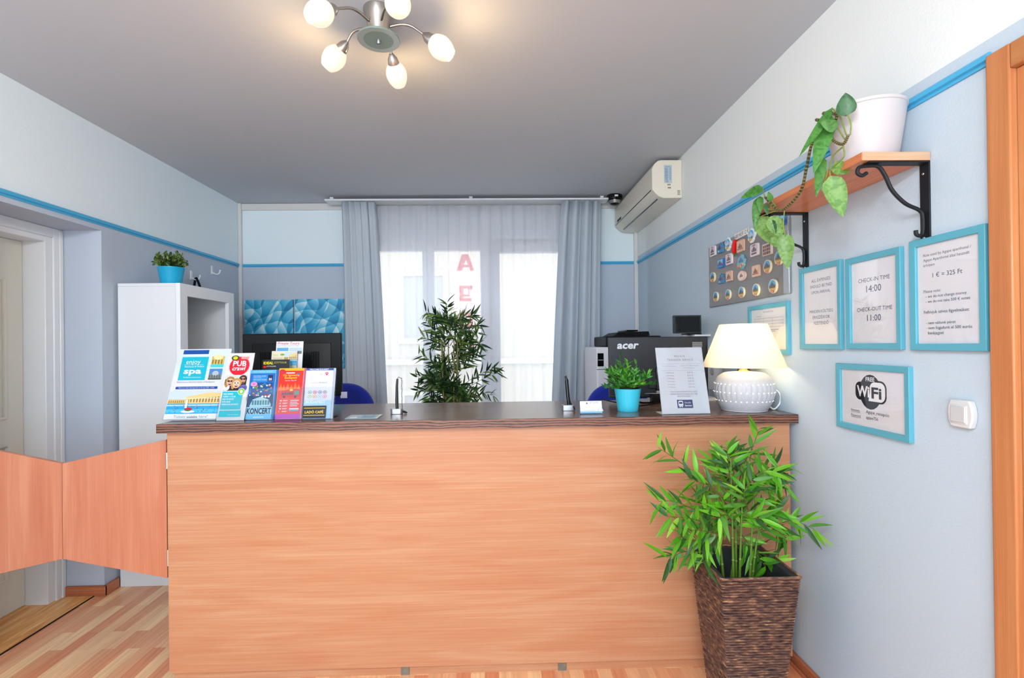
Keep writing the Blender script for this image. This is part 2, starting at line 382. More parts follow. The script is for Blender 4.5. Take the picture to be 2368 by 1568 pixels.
def tag(o, label, cat, group=None, kind=None):
    o['label'] = label; o['category'] = cat
    if group: o['group'] = group
    if kind: o['kind'] = kind
    return o
def thing(name, label, cat, loc=(0, 0, 0), rotz=0, group=None):
    o = bpy.data.objects.new(name, None); COL.objects.link(o); o.empty_display_size = 0.05
    o.location = loc; o.rotation_euler = (0, 0, rotz); return tag(o, label, cat, group)
def struct(mb, name, m, **k):
    o = mb.build(name, m, **k)
    if o.parent is None: o['kind'] = 'structure'
    return o
def kids(o): return [c for c in bpy.data.objects if c.parent == o]
def dup(o, loc=None, parent=None):
    c = o.copy(); COL.objects.link(c)
    if parent is not None: c.parent = parent
    if loc is not None: c.location = loc
    for k in kids(o): dup(k, None, c)
    return c
def smooth(pts, n=6):
    """Catmull-Rom through the points"""
    P = [Vector(p) for p in pts]; P = [P[0]*2-P[1]]+P+[P[-1]*2-P[-2]]; out = []
    for i in range(1, len(P)-2):
        a, b, c, d = P[i-1], P[i], P[i+1], P[i+2]
        for k in range(n):
            t = k/n; out.append(0.5*((2*b)+(c-a)*t+(2*a-5*b+4*c-d)*t*t+(3*b-a-3*c+d)*t**3))
    out.append(P[-2]); return out
def jit(c, v=0.15):
    k = 1+rnd.uniform(-v, v); return (min(1, c[0]*k*(1+rnd.uniform(-v, v)*.6)), min(1, c[1]*k), min(1, c[2]*k), 1)
def leaf(mb, base, d, nrm, L, wd, col, droop=0.2, fold=0.25, shape='bamboo', seg=5):
    d = Vector(d).normalized(); nrm = Vector(nrm); nrm = (nrm-d*nrm.dot(d))
    if nrm.length < 1e-4: nrm = d.orthogonal()
    nrm.normalize(); side = d.cross(nrm)
    vs, fs = [], []; base = Vector(base)
    for i in range(seg+1):
        t = i/seg
        if shape == 'bamboo': w = wd*0.5*(math.sin(PI*min(1, t**0.7*1.0))**0.8 if 0 < t < 1 else 0.04)
        elif shape == 'oval': w = wd*0.5*(math.sin(PI*t**0.85)**0.6 if 0 < t < 1 else 0.03)
        else: w = wd*0.5*(math.sin(PI*t**0.62)**0.75 if 0 < t < 1 else 0.03)
        c = base+d*(L*t)-nrm*(droop*L*t*t)
        vs += [c-side*w+nrm*w*fold, c, c+side*w+nrm*w*fold]
    for i in range(seg):
        a = i*3; fs += [(a, a+1, a+4, a+3), (a+1, a+2, a+5, a+4)]
    mb.add(vs, fs, col)
def rdir(zmin=-1):
    while True:
        v = Vector((rnd.uniform(-1, 1), rnd.uniform(-1, 1), rnd.uniform(zmin, 1)))
        if 0.1 < v.length <= 1: return v.normalized()

# ================================================================== THE SETTING
struct(MB().box(XL-0.5, XR+0.25, YF-0.2, YB+0.3, -0.1, 0), 'floor', mat_floor(), sharp=0)
struct(MB().box(XL-0.5, XR+0.25, YF-0.2, YB+0.3, ZC, ZC+0.1), 'ceiling', M_ceil, sharp=0)
# right wall with the doorway at the near end
DY0, DY1, DZ = 0.36, 1.225, 2.135
w = MB(); w.box(XR, XR+0.2, DY1, YB+0.25, 0, ZC).box(XR, XR+0.2, YF, DY0, 0, ZC).box(XR, XR+0.2, DY0, DY1, DZ, ZC)
struct(w, 'wall_right', M_wallR, sharp=0)
# left wall with a deep door recess
RY0, RY1, RZ = 2.25, 3.0, 2.155
w = MB(); w.box(XL-0.4, XL, RY1, YB+0.25, 0, ZC).box(XL-0.4, XL, YF, RY0, 0, ZC).box(XL-0.4, XL, RY0, RY1, RZ, ZC)
struct(w, 'wall_left', M_wallL, sharp=0)
# back wall with the window opening
OX0, OX1, OZ0, OZ1 = -1.16, 0.76, 0.08, 2.425
w = MB(); w.box(XL, OX0, YB, YB+0.25, 0, ZC).box(OX1, XR, YB, YB+0.25, 0, ZC).box(OX0, OX1, YB, YB+0.25, OZ1, ZC).box(OX0, OX1, YB, YB+0.25, 0, OZ0)
struct(w, 'wall_back', M_wallL, sharp=0)
# unseen glazed front, added behind the camera to brighten the room
w = MB(); w.box(XL, XR, YF-0.12, YF, 0, 0.25).box(XL, XR, YF-0.12, YF, 2.6, ZC).box(XL, XL+0.12, YF-0.12, YF, .25, 2.6).box(XR-0.12, XR, YF-0.12, YF, .25, 2.6)
struct(w, 'wall_front', M_wallL, sharp=0)
wf = MB()
for x in (XL+0.15, -1.1, 0.1, XR-0.15): wf.box(x-0.03, x+0.03, YF-0.09, YF-0.03, 0.25, 2.6)
wf.box(XL+.12, XR-.12, YF-0.09, YF-0.03, .25, .31).box(XL+.12, XR-.12, YF-0.09, YF-0.03, 2.54, 2.6)
w2 = struct(wf, 'fill_window', M_white)
MB().box(XL+.12, XR-.12, YF-0.064, YF-0.058, .3, 2.55).build('pane', M_pane, w2, sharp=0)
# paint rails (moulded strips), corner strips, skirting
def rail(name, a, b, n, h=0.032, d=0.014):
    a, b = Vector(a), Vector(b); n = Vector(n); up = Vector((0, 0, 1)); mb = MB()
    pr = [(0,-.5),(.5,-.5),(.5,-.32),(.35,-.26),(.35,-.2),(1,-.1),(1,.3),(.6,.5),(0,.5)]; k = len(pr)
    vs = [a+n*(x*d)+up*(z*h) for x, z in pr]+[b+n*(x*d)+up*(z*h) for x, z in pr]
    mb.add(vs, [tuple(range(k)), tuple(range(2*k-1, k-1, -1))]+[(i, (i+1) % k, k+(i+1) % k, k+i) for i in range(k)])
    struct(mb, name, M_rail)
rail('trim_1', (XL, YF, ZR), (XL, YB-0.02, ZR), (1, 0, 0))
rail('trim_2', (XL+0.03, YB, ZR), (-1.2, YB, ZR), (0, -1, 0), 0.028, 0.008)
rail('trim_3', (0.8, YB, ZR), (XR-0.03, YB, ZR), (0, -1, 0), 0.028, 0.008)
rail('trim_4', (XR, 1.29, ZR), (XR, YB-0.02, ZR), (-1, 0, 0))
struct(MB().box(XL, XL+0.03, YB-0.03, YB, 0, ZC), 'trim_5', M_trimw, bevel=0.004)
struct(MB().box(XR-0.034, XR, YB-0.03, YB, 0, ZC), 'trim_6', M_trimw, bevel=0.004)
struct(MB().box(XL+0.03, XR-0.034, YB-0.02, YB, ZC-0.062, ZC-0.002), 'trim_7', M_trimw, bevel=0.003)
def skirt(name, parts):
    mb = MB()
    for q in parts: mb.box(*q)
    struct(mb, name, M_skirt, bevel=0.004)
skirt('baseboard_right', [(XR-0.018, XR, 1.29, YB-.03, 0, 0.055), (XR-0.03, XR-.018, 1.29, YB-.03, 0, 0.018)])
skirt('baseboard_left', [(XL, XL+0.016, RY1-.016, 3.1, 0, 0.06), (XL, XL+0.016, YF, RY0-.06, 0, .06)])
struct(MB().box(XL-0.215, XL+.016, RY1-0.0165, RY1, 0, 0.06), 'baseboard_recess', mat_wood('skirting_wood_cross', 0, C(150, 84, 54), C(178, 104, 70), C(204, 132, 92), stretch=14, scale=1.4), bevel=.004)
# boards of the door recess threshold
tr = MB()
for i in range(5):
    x0 = XL-0.38+i*0.065
    tr.box(x0, x0+0.0645, RY0, RY1, 0.0005, 0.004)
struct(MB().box(XL-0.052, XL-0.045, RY0, RY1, 0.0005, 0.0045), 'trim_9', M_black, sharp=0)
struct(tr, 'trim_8', mat_wood('pine_boards', 1, C(206, 128, 62), C(232, 170, 98), C(244, 204, 138), stretch=9, scale=2.6), sharp=0)
# left door: casing, jamb, leaf with moulded panels
JX, LX = XL-0.235, XL-0.36
fr = MB()
fr.box(LX-.04, JX, RY1-0.105, RY1, 0, RZ).box(LX-.04, JX, RY0, RY0+0.105, 0, RZ).box(LX-.04, JX, RY0+.105, RY1-.105, RZ-0.085, RZ)
fr.box(JX, JX+0.012, RY1-0.062, RY1, 0, RZ).box(JX, JX+0.012, RY0, RY0+.062, 0, RZ).box(JX, JX+.012, RY0+.062, RY1-.062, RZ-.055, RZ)
fr.box(JX+.012, JX+0.02, RY1-0.03, RY1-.004, 0, RZ-.012)
dr = struct(fr, 'door_1', M_white, bevel=0.004)
lf = MB().box(LX-0.04, LX, RY0+0.105, RY1-0.107, 0.006, RZ-0.087)
lf = lf.build('door_leaf', M_cream, dr, bevel=0.002)
def mould(pts, r=0.011):
    mb = MB(); P = [Vector((LX+0.002, y, z)) for y, z in pts]+[Vector((LX+0.002, pts[0][0], pts[0][1]))]
    mb.tube(P, r, 8, caps=False); return mb
ya, yb = RY0+0.19, RY1-0.215
top = [(ya+(yb-ya)*t, 1.84+0.10*(0.5-0.5*math.cos(2*PI*t))) for t in [i/16 for i in range(17)]]
mould([(yb, 1.08), (ya, 1.08)]+top).build('panel_moulding', M_cream, lf)
mb = MB(); inner = [(ya+.035+(yb-ya-.07)*t, 1.80+0.095*(0.5-0.5*math.cos(2*PI*t))) for t in [i/12 for i in range(13)]]
mb.prism([(yb-.035, 1.115), (ya+.035, 1.115)]+inner, 0, 0.008, None, Matrix(((0,0,1,LX),(1,0,0,0),(0,1,0,0),(0,0,0,1))))
mb.build('raised_panel', M_cream, lf, bevel=.004)
mould([(ya, .2), (yb, .2), (yb, .92), (ya, .92)]).build('panel_moulding', M_cream, lf)
# right door: beech casing and leaf
fr = MB().box(XR-0.022, XR+0.1, DY1, DY1+0.062, 0, DZ+0.065).box(XR-0.022, XR+0.1, DY0-.062, DY0, 0, DZ+0.065)
d2 = struct(fr, 'door_2', M_door2, bevel=0.004)
MB().box(XR-0.0215, XR+0.1, DY0, DY1, DZ, DZ+.0645).build('head_casing', M_door2h, d2, bevel=0.004)
MB().box(XR-0.004, XR+0.04, DY0+.002, DY1-.002, 0.005, DZ-.002).build('door_leaf', M_door2, d2)
mb = MB().tube([(XR+.02, .45, 1.02), (XR-.035, .45, 1.02), (XR-.035, .57, 1.02)], 0.009).build('handle', M_silver, d2)
# back window: two-sash window and a balcony door, glass, outside letters
wy0, wy1 = YB+0.005, YB+0.075
fr = MB(); zt = 2.325
fr.box(-1.16, -1.075, wy0, wy1, OZ0, OZ1).box(-0.663, -0.556, wy0, wy1, OZ0, zt).box(-0.13, -0.057, wy0, wy1, OZ0, zt).box(-1.075, -0.057, wy0, wy1, zt, OZ1)
fr.box(-1.075, -.663, wy0, wy1, OZ0, .85).box(-.556, -.13, wy0, wy1, OZ0, .85)
win = struct(fr, 'window_1', M_white, bevel=0.006)
fr = MB(); fr.box(-0.055, 0.05, wy0-.012, wy1+.01, OZ0, OZ1-.01).box(0.66, 0.76, wy0-.012, wy1+.01, OZ0, OZ1-.01).box(0.05, 0.66, wy0-.012, wy1+.01, 2.305, OZ1-.01).box(.05, .66, wy0-.012, wy1+.01, OZ0, OZ0+.1)
fr.build('balcony_door_frame', mat('grey_window_frame', C(176, 178, 186), .4), win, bevel=0.006)
for x0, x1, z0, z1 in ((-1.075, -.663, .85, zt), (-.556, -.13, .85, zt), (.05, .66, OZ0+.1, 2.305)):
    MB().box(x0, x1, YB+.04, YB+.046, z0, z1).build('pane', M_pane, win, sharp=0)

# ================================================================== WINDOW DRESSING
M_curt = mat_cloth('grey_blue_curtain', C(206, 214, 224), 0, 0.22)
M_sheer = mat_cloth('sheer_voile', C(228, 229, 236), 0.5, 0.22)
def curtain(name, label, cat, top, bot, y, ztop, m, folds, amp, nx=150, seed=1, group=None, hdr=0.0):
    r = random.Random(seed); ph = [r.uniform(0, 6.28) for _ in range(4)]; nz = 16; vs = []; fs = []
    for j in range(nz+1):
        t = j/nz; z = ztop+(0.03-ztop)*t
        s = t**0.8
        xa = top[0]+(bot[0]-top[0])*s; xb = top[1]+(bot[1]-top[1])*s
        for i in range(nx+1):
            a = i/nx; fr_ = a*folds*2*PI+ph[0]+0.7*math.sin(a*7+ph[1])
            k = 0.75+0.5*t
            dy = amp*k*(math.sin(fr_)+0.35*math.sin(2.1*fr_+ph[2]+t*1.5))+amp*.3*math.sin(a*3+ph[3]+t*2)
            dx = amp*0.5*math.cos(fr_)*k
            vs.append((xa+(xb-xa)*a+(dx if 0 < i < nx else 0), y+dy, z))
    for j in range(nz):
        for i in range(nx):
            p = j*(nx+1)+i; fs.append((p, p+1, p+nx+2, p+nx+1))
    o = MB().add(vs, fs).build(name, m, fix=False, sharp=180)
    so = o.modifiers.new('cloth', 'SOLIDIFY'); so.thickness = 0.0015
    return tag(o, label, cat, group)
yc = 4.40
tl0, tl1 = onY(789, 470, yc), onY(866, 470, yc); bl0, bl1 = onY(803, 930, yc), onY(890, 930, yc)
curtain('curtain', 'heavy grey blue curtain drawn to the left of the window beside the paintings', 'curtain', (tl0.x, tl1.x), (bl0.x+.01, bl1.x+.03), yc, 2.715, M_curt, 5, 0.032, seed=3, group='window curtains')
tr0, tr1 = onY(1299, 470, yc), onY(1391, 470, yc); br0, br1 = onY(1276, 930, yc), onY(1386, 930, yc)
curtain('curtain', 'heavy grey blue curtain drawn to the right of the window beside the white printer', 'curtain', (tr0.x, tr1.x), (br0.x-.04, br1.x), yc, 2.715, M_curt, 4, 0.034, seed=8, group='window curtains')
curtain('sheer_curtain', 'sheer white voile curtain hanging across the whole window', 'curtain', (onY(858, 470, 4.47).x, onY(1306, 470, 4.47).x), (onY(858, 470, 4.47).x, onY(1306, 470, 4.47).x), 4.475, 2.705, M_sheer, 17, 0.010, nx=340, seed=5)
a, b = onY(755, 468, 4.42), onY(1404, 463, 4.42)
t = thing('curtain_rail', 'white curtain rail along the ceiling above the window', 'curtain rail', (0, 4.42, ZC))
MB().box(a.x, b.x, 4.36, 4.49, 2.722, 2.738).build('track', M_white, t, world=True, bevel=.004)
for x in (a.x+.05, -.2, b.x-.05): MB().box(x-.015, x+.015, 4.40, 4.45, 2.738, ZC).build('bracket', M_white, t, world=True)
# letters on the outside of the middle pane, read from the street (mirrored from here)
M_let = mat_cloth('red_letter_film', C(248, 120, 84), 0, 0.8)
def letter(polys, px, py, label):
    c = onY(px, py, YB+0.06); mb = MB(); Mx = plane_matrix(c, (1, 0, 0), (0, 0, 1))
    for po in polys: mb.prism([(x, y) for x, y in po], 0.0, -0.006, None, Mx)
    tag(mb.build('window_letter', M_let, origin=c), label, 'letter', 'letters down the middle window pane')
S_ = .01
def sc(po): return [(x*S_, y*S_) for x, y in po]
letter([sc([(-8.2,-7.6),(-3.0,-7.6),(-1.9,-4.4),(.4,2.4),(1.0,7.6),(-3.2,7.6)]), sc([(.4,2.4),(2.6,-2),(4.4,-7.6),(8.2,-7.6),(3.0,7.6),(1.0,7.6)]), sc([(-1.9,-4.4),(3.4,-4.4),(2.6,-2),(-1.1,-2)])], 1076, 607, 'topmost red letter A on the middle window pane')
letter([sc([(-6,-7.4),(-2,-7.4),(-2,7),(-6,7)]), sc([(-2,-7.4),(5,-7.4),(5,-4.6),(-2,-4.6)]), sc([(-2,7),(6.4,7),(6.4,4.4),(-2,4.4)]), sc([(2.4,4.4),(6.4,4.4),(6.4,-3),(2.4,-3)]), sc([(-2,-3),(2.4,-3),(2.4,-1.4),(-2,-1.4)])], 1077, 678, 'second red letter from the top on the middle window pane')
letter([sc([(-6,-7),(-6,7),(-2.4,7),(-2.4,-7)]), sc([(-2.4,7),(6.4,7),(6.4,4),(-2.4,4)]), sc([(3,4),(6.4,4),(6.4,-7),(3,-7)]), sc([(-2.4,-7),(3,-7),(3,-4),(-2.4,-4)])], 1077, 740, 'third red letter from the top, behind the tip of the bamboo')
letter([sc([(2.6,-9),(6.2,-9),(6.2,7),(2.6,7)]), sc([(-6,7),(2.6,7),(2.6,4),(-6,4)]), sc([(-6,4),(-2.6,4),(-2.6,-4),(-6,-4)]), sc([(-2.6,-4),(2.6,-4),(2.6,-1),(-2.6,-1)])], 1079, 800, 'fourth red letter from the top, mostly hidden by bamboo leaves')

# house across the street, seen faintly through the voile
t = thing('building', 'pale house across the street seen through the sheer curtain', 'building', (2, 13, -3))
MB().box(-9, 12, 0, 6, 0, 8).build('facade', mat('pale_render', C(192, 178, 160), .9), t)
for ix in range(4):
    for iz in range(2):
        x_, z_ = -4.5+ix*4.9, 1.4+iz*3.1
        wn = MB().ring(0, 1.3, 0, 1.9, .14, 0, .06, None, plane_matrix((x_, -.001, z_), (1, 0, 0), (0, 0, 1))).build('window', mat('window_surround', C(208, 200, 188), .8), t)
        MB().box(x_+.14, x_+1.16, -.02, -.005, z_+.14, z_+1.76).build('pane', mat('far_window_glass', C(164, 160, 158), .4), wn)
for z_ in (4.1, 7.3): MB().box(-9, 12, -.12, -.001, z_-.14, z_).build('cornice', mat('window_surround', C(208, 200, 188)), t)
MB().box(-9.3, 12.3, -.4, 6.3, 8, 8.3).build('roof_edge', MATS['pale_render'], t)
tag(MB().box(-14, 14, YB+.4, 13, -3.2, -3.0).build('street', mat('pale_paving', C(196, 194, 190), .9), origin=(0, 8, -3)), 'pale street outside the window', 'street', kind='structure')
# blue abstract pictures on the back wall
for (x0, y0, x1, lab, off) in ((565, 694, 677, 'blue abstract canvas in the left corner, left of its twin', (0, 0, 0)), (682, 692, 794, 'blue abstract canvas beside the left curtain', (3, 0, 1.2))):
    p, q = onY(x0, y0, YB-.03), onY(x1, y0, YB-.03)
    t = thing('painting', lab, 'painting', ((p.x+q.x)/2, YB, 1.25), group='blue canvases on the back wall')
    MB().box(p.x, q.x, YB-.03, YB-.006, 1.255, p.z).build('canvas', mat_smoke('blue_smoke_paint'+('' if off[0] == 0 else '_b'), off), t, world=True)
    MB().box(p.x+.006, q.x-.006, YB-.006, YB, 1.262, p.z-.006).build('stretcher_frame', M_black, t, world=True)

# ================================================================== CEILING
CL = onZ(878, 100, 2.635)
CL.x -= 0.004
t = thing('ceiling_lamp', 'five armed brushed steel ceiling lamp with lit opal glass shades', 'lamp', (CL.x, CL.y, ZC))
mb = MB().lathe([(0, 0), (0.058, 0), (0.058, -0.006), (0.05, -0.03), (0.036, -0.105), (0.0, -0.105)], 32); mb.build('canopy', M_steel, t)
dg_ = mat('frosted_green_glass', C(150, 172, 160), 0.25, trans=0.35)
gd = MB().lathe([(0, -0.118), (0.081, -0.118), (0.082, -0.115), (0.081, -0.112), (0, -0.112)], 40).build('glass_disc', dg_, t)
MB().lathe([(0.0575, -0.1184), (0.0805, -0.1184), (0.0805, -0.1180)], 40).build('clear_rim', mat('clear_glass_rim', C(176, 190, 184), 0.1, trans=0.2), gd)
MB().lathe([(0, -0.135), (0.007, -0.133), (0.009, -0.126), (0.009, -0.118), (0, -.118)], 16).build('finial', M_silver, gd)
M_opal = mat('lit_opal_glass', C(206, 196, 176), 0.25, emis=(1, .90, .70, 1), estr=0.36)
for px, py in ((740, 30), (920, 10), (1019, 110), (917, 172), (773, 134)):
    e = onZ(px, py, 2.628)-Vector((CL.x, CL.y, 0)); ang = math.atan2(e.y, e.x); R = math.hypot(e.x, e.y)
    o = Vector((math.cos(ang), math.sin(ang), 0)); dn = Vector((0, 0, -1)); ax = (o*0.80+dn*0.60).normalized()
    ctr = o*R+Vector((0, 0, 2.628-ZC)); sock = ctr-ax*0.062
    arm = MB().tube(smooth([o*0.045+Vector((0, 0, -.062)), o*.085+Vector((0, 0, -.052)), o*.125+Vector((0, 0, -.056)), sock-ax*.02], 6), 0.0055, 10).build('arm', M_steel, t)
    Mx = axis_matrix(sock, ax)
    MB().lathe([(0, -0.024), (0.008, -0.022), (0.020, -0.004), (0.024, 0.016), (0.024, 0.020), (0, 0.020)], 24, None, Mx).build('socket', M_steel, arm)
    MB().lathe([(p.x, p.z) for p in smooth([(r_, 0, z_) for r_, z_ in [(0.022, 0.016), (0.034, 0.028), (0.043, 0.05), (0.044, 0.068), (0.038, 0.092), (0.0265, 0.111), (0.0245, 0.111), (0.036, 0.09), (0.042, 0.068), (0.041, 0.05), (0.032, 0.03), (0.020, 0.018)]], 3)], 36, None, Mx).build('lamp_shade', M_opal, arm)
    MB().lathe([(0.0, 0.03), (0.012, 0.034), (0.016, 0.06), (0.010, 0.082), (0, 0.088)], 14, None, Mx).build('light_bulb', mat('glowing_bulb', (1, 1, 1, 1), .4, emis=(1, .85, .6, 1), estr=4), arm)
    P = Matrix.Translation((CL.x, CL.y, ZC)) @ Mx @ Vector((0, 0, 0.122))
    bulb('lamp_bulb_light', P, 1.5, (1, 0.66, 0.30), 0.02)
fill_lamp = dup(t, (-0.55, -0.85, ZC))  # added fill lamp behind the camera, copied from the ceiling lamp
fill_lamp['label'] = 'unseen fill lamp added behind the viewpoint, copy of the five armed ceiling lamp'
for k in range(5): bulb('rear_fill_light', (-0.55+.27*math.cos(k*1.2566), -0.85+.27*math.sin(k*1.2566), 2.5), 16.0, (0.93, 0.97, 1.0), 0.06)  # neutral point lights of the added lamp, lifting walls and ceiling
# security camera dome
c = onZ(1421, 452, ZC)
t = thing('security_camera', 'black dome security camera on the ceiling beside the curtain rail', 'camera', (c.x, c.y, ZC))
MB().lathe([(0, 0), (0.066, 0), (0.07, -0.01), (0.066, -0.036), (0.058, -0.042), (0, -0.042)], 32).build('housing', M_blackg, t)
MB().lathe([(0.056, -0.042)]+[(0.054*math.cos(a_), -0.042-0.05*math.sin(a_)) for a_ in [i*PI/16 for i in range(8)]]+[(0, -0.092)], 28).build('dome', M_blackg, t)
MB().lathe([(0.053, -0.05), (0.058, -0.05), (0.046, -.075), (.042, -.074)], 28).build('trim_ring', M_silver, t)
MB().box(-.016, .016, -0.072, -0.067, -0.028, -0.012).build('sticker', M_paper, t, bevel=.003)

# air conditioner, high on the right wall by the corner
ay0, ay1 = onX(1577, 410, XR).y, YB-0.03
az1, az0 = onX(1577, 369, XR).z, onX(1577, 458, XR).z
t = thing('air_conditioner', 'cream wall mounted air conditioner high in the right corner', 'air conditioner', (XR, (ay0+ay1)/2, az0))
hh = az1-az0; dd = 0.212
prof = [(0, 0), (-0.13, 0), (-0.165, 0.012), (-0.19, 0.036), (-dd, 0.062), (-dd, hh-0.062), (-0.196, hh-0.028), (-0.168, hh-0.004), (-0.15, hh), (0, hh)]
Mx = Matrix(((1, 0, 0, 0), (0, 0, 1, 0), (0, 1, 0, 0), (0, 0, 0, 1)))
la, lb = ay0-(ay0+ay1)/2, ay1-(ay0+ay1)/2
M_ac = mat('aged_white_plastic', C(226, 220, 204), 0.35)
MB().prism(prof, la, lb, None, Mx).build('casing', M_ac, t, bevel=0.005)
MB().box(-dd-.0015, -dd+.002, la+.03, lb-.03, .060, .0665).build('panel_gap', M_blackg, t)
mb = MB().box(-.004, .004, la+.06, lb-.1, -.003, .001, None, Matrix.Translation((-.158, 0, .0085)) @ Matrix.Rotation(rad(20), 4, 'Y')); mb.build('louvre_gap', M_blackg, t)
mb = MB().box(-dd-.003, -dd+.001, lb-.22, lb-.10, .075, .092).build('display', M_black, t)
A = Art(plane_matrix((XR, ay0, az0), (1, 0, 0), (0, 0, 1)), 0.0006)
A.rect(-.128, .105, -.072, .232, C(176, 192, 206)); A.text('CE', C(60, 70, 84), -.117, .112, h=.012)
for i in range(12):
    A.rect(-.122, .13+i*.007, -.122+rnd.uniform(.018, .03), .133+i*.007, C(110, 124, 142)); A.rect(-.09, .13+i*.007, -.078, .1325+i*.007, C(120, 134, 150))
A.text('inverter', C(70, 84, 110), -.115, .217, w=.03)
for i in range(3): A.rect(-.104+i*.008, .088, -.099+i*.008, .098, C(90, 90, 92)); A.rect(-.102+i*.008, .066, -.097+i*.008, .076, C(80, 80, 82))
A.done('rating_label', t); A = Art(plane_matrix((XR, ay0, az0), (1, 0, 0), (0, 0, 1)), 0.0006)
for i in range(4): A.rect(-.034, .022+i*.009, -.014, .0255+i*.009, C(60, 58, 54))
A.done('side_vent', t)

# ================================================================== RIGHT WALL
def wallM(y, z): return plane_matrix((XR, y, z), (0, -1, 0), (0, 0, 1))    # u runs towards the camera, v up, w into the room
def frame(label, tl, tr, bl, paint, border=0.021, depth=0.016):
    a = onX(tl[0], tl[1], XR); b = onX(tr[0], tr[1], XR); c = onX(bl[0], bl[1], XR)
    ww = a.y-b.y; zt_ = (a.z+b.z)/2; h_ = zt_-c.z
    t = thing('picture_frame', label, 'picture frame', (XR, (a.y+b.y)/2, c.z), group='turquoise framed notices on the right wall')
    Mx = wallM(a.y, c.z)
    MB().ring(0, ww, 0, h_, border, 0.0, depth, None, Mx, 0.002).build('frame_moulding', M_frame, t, world=True, bevel=.0015)
    MB().box(border*.8, ww-border*.8, border*.8, h_-border*.8, 0.001, 0.005, None, Mx).build('paper', M_paper, t, world=True, sharp=0)
    A = Art(Mx, 0.0053); A.rect(border, border, ww-border, h_-border, C(224, 223, 228)); paint(A, ww, h_); A.done('printed_notice', t)
    MB().box(border*.8, ww-border*.8, border*.8, h_-border*.8, 0.0085, 0.0095, None, Mx).build('glass', M_pict, t, world=True, sharp=0)
    return t
INK = C(44, 48, 78); INK2 = C(58, 58, 70)
def lines(A, w_, h_, rows, col=INK):
    for s_, fx, fy, fw, al in rows: A.text(s_, col, fx*w_, h_*(1-fy)-.004, w=fw*w_, align=al)
def p_exp(A, w_, h_): lines(A, w_, h_, [('ALL EXPENSES', .5, .185, .46, 'C'), ('SHOULD BE PAID', .5, .255, .53, 'C'), ('UPON ARRIVAL', .5, .325, .46, 'C'), ('MINDEN KÖLTSÉG', .5, .555, .56, 'C'), ('ÉRKEZÉSKOR', .5, .625, .41, 'C'), ('FIZETENDŐ', .5, .695, .35, 'C')])
def p_chk(A, w_, h_): lines(A, w_, h_, [('CHECK-IN TIME', .5, .275, .57, 'C'), ('14:00', .5, .385, .27, 'C'), ('CHECK-OUT TIME', .5, .585, .64, 'C'), ('11:00', .5, .69, .25, 'C')])
def p_rate(A, w_, h_): lines(A, w_, h_, [('Rate used by Agape aparthotel /', .17, .15, .63, 'L'), ('Agape Aparthotel által használt', .17, .195, .61, 'L'), ('árfolyam', .17, .24, .16, 'L'), ('1 € = 325 Ft', .3, .345, .39, 'L'), ('Please note:', .17, .475, .24, 'L'),
    ('- we do not change money', .2, .52, .54, 'L'), ('- we do not take 500 € notes', .2, .565, .58, 'L'), ('Felhívjuk szíves figyelmüket:', .17, .66, .60, 'L'), ('- nem váltunk pénzt', .2, .755, .40, 'L'), ('- nem fogadunk el 500 eurós', .2, .80, .60, 'L'), ('bankjegyet', .225, .845, .22, 'L')], C(34, 38, 66))
def p_wifi(A, w_, h_):
    K = C(14, 16, 30); Wt = C(240, 240, 244); cx, cy = w_*.48, h_*.60
    A.ell(cx, cy, .052, .062, K); A.poly([(cx+x*.001, cy+y*.001) for x, y in rrect(-72, -32, 8, 34, 22)], K)
    A.poly([(cx+x*.001, cy+y*.001) for x, y in rrect(-16, -38, 74, 42, 26)], K)
    A.poly([(cx+x*.001, cy+y*.001) for x, y in rrect(-2, -32, 68, 36, 22)], Wt)
    A.poly([(cx-.008, cy-.032), (cx+.02, cy-.032), (cx+.012, cy), (cx-.002, cy+.0)], Wt)
    A.text('FREE', Wt, cx, cy+.038, h=.015, align='C', bold=.02); A.text('Wi', Wt, cx-.064, cy-.018, h=.04, w=.06, bold=.03); A.text('Fi', K, cx+.006, cy-.02, h=.04, w=.046, bold=.03)
    A.text('Network:', INK2, w_*.2, h_*.285, w=.045); A.text('Password:', INK2, w_*.2, h_*.205, w=.05)
    A.rect(w_*.2, h_*.272, w_*.2+.046, h_*.276, INK2); A.rect(w_*.2, h_*.192, w_*.2+.05, h_*.196, INK2)
    A.text('Agape_recepcio', INK2, w_*.42, h_*.285, w=.105); A.text('agape756', INK2, w_*.42, h_*.205, w=.056)
def rrect(x0, y0, x1, y1, r, n=5):
    out = []
    for cx, cy, a0 in ((x1-r, y1-r, 0), (x0+r, y1-r, 90), (x0+r, y0+r, 180), (x1-r, y0+r, 270)):
        out += [(cx+r*math.cos(rad(a0+90*i/n)), cy+r*math.sin(rad(a0+90*i/n))) for i in range(n+1)]
    return out
def p_small(A, w_, h_):
    g = C(120, 122, 140)
    A.text('INFORMATION', g, w_*.5, h_*.83, w=.09, align='C'); A.text('Please read', g, w_*.2, h_*.76, w=.04)
    for y in (.72, .66, .6, .54): A.rect(w_*.15, h_*y, w_*.85, h_*y+.0012, g)
    for x in (.15, .38, .6, .85): A.rect(w_*x, h_*.54, w_*x+.0012, h_*.72, g)
    for i, y in enumerate((.48, .45, .42, .34, .3)): A.rect(w_*.2, h_*y, w_*(.75-.08*i), h_*y+.0025, g)
frame('turquoise framed notice about expenses, under the far shelf bracket', (1855, 622), (1951, 600), (1860, 807), p_exp)
frame('turquoise framed check-in and check-out time notice, middle of the upper three', (1963, 605), (2091, 564), (1967, 807), p_chk)
frame('turquoise framed exchange rate notice nearest the wooden door casing', (2112, 558), (2290, 518), (2117, 810), p_rate)
frame('wide turquoise framed wireless network notice left of the light switch', (1941, 838), (2112, 850), (1943, 985), p_wifi)
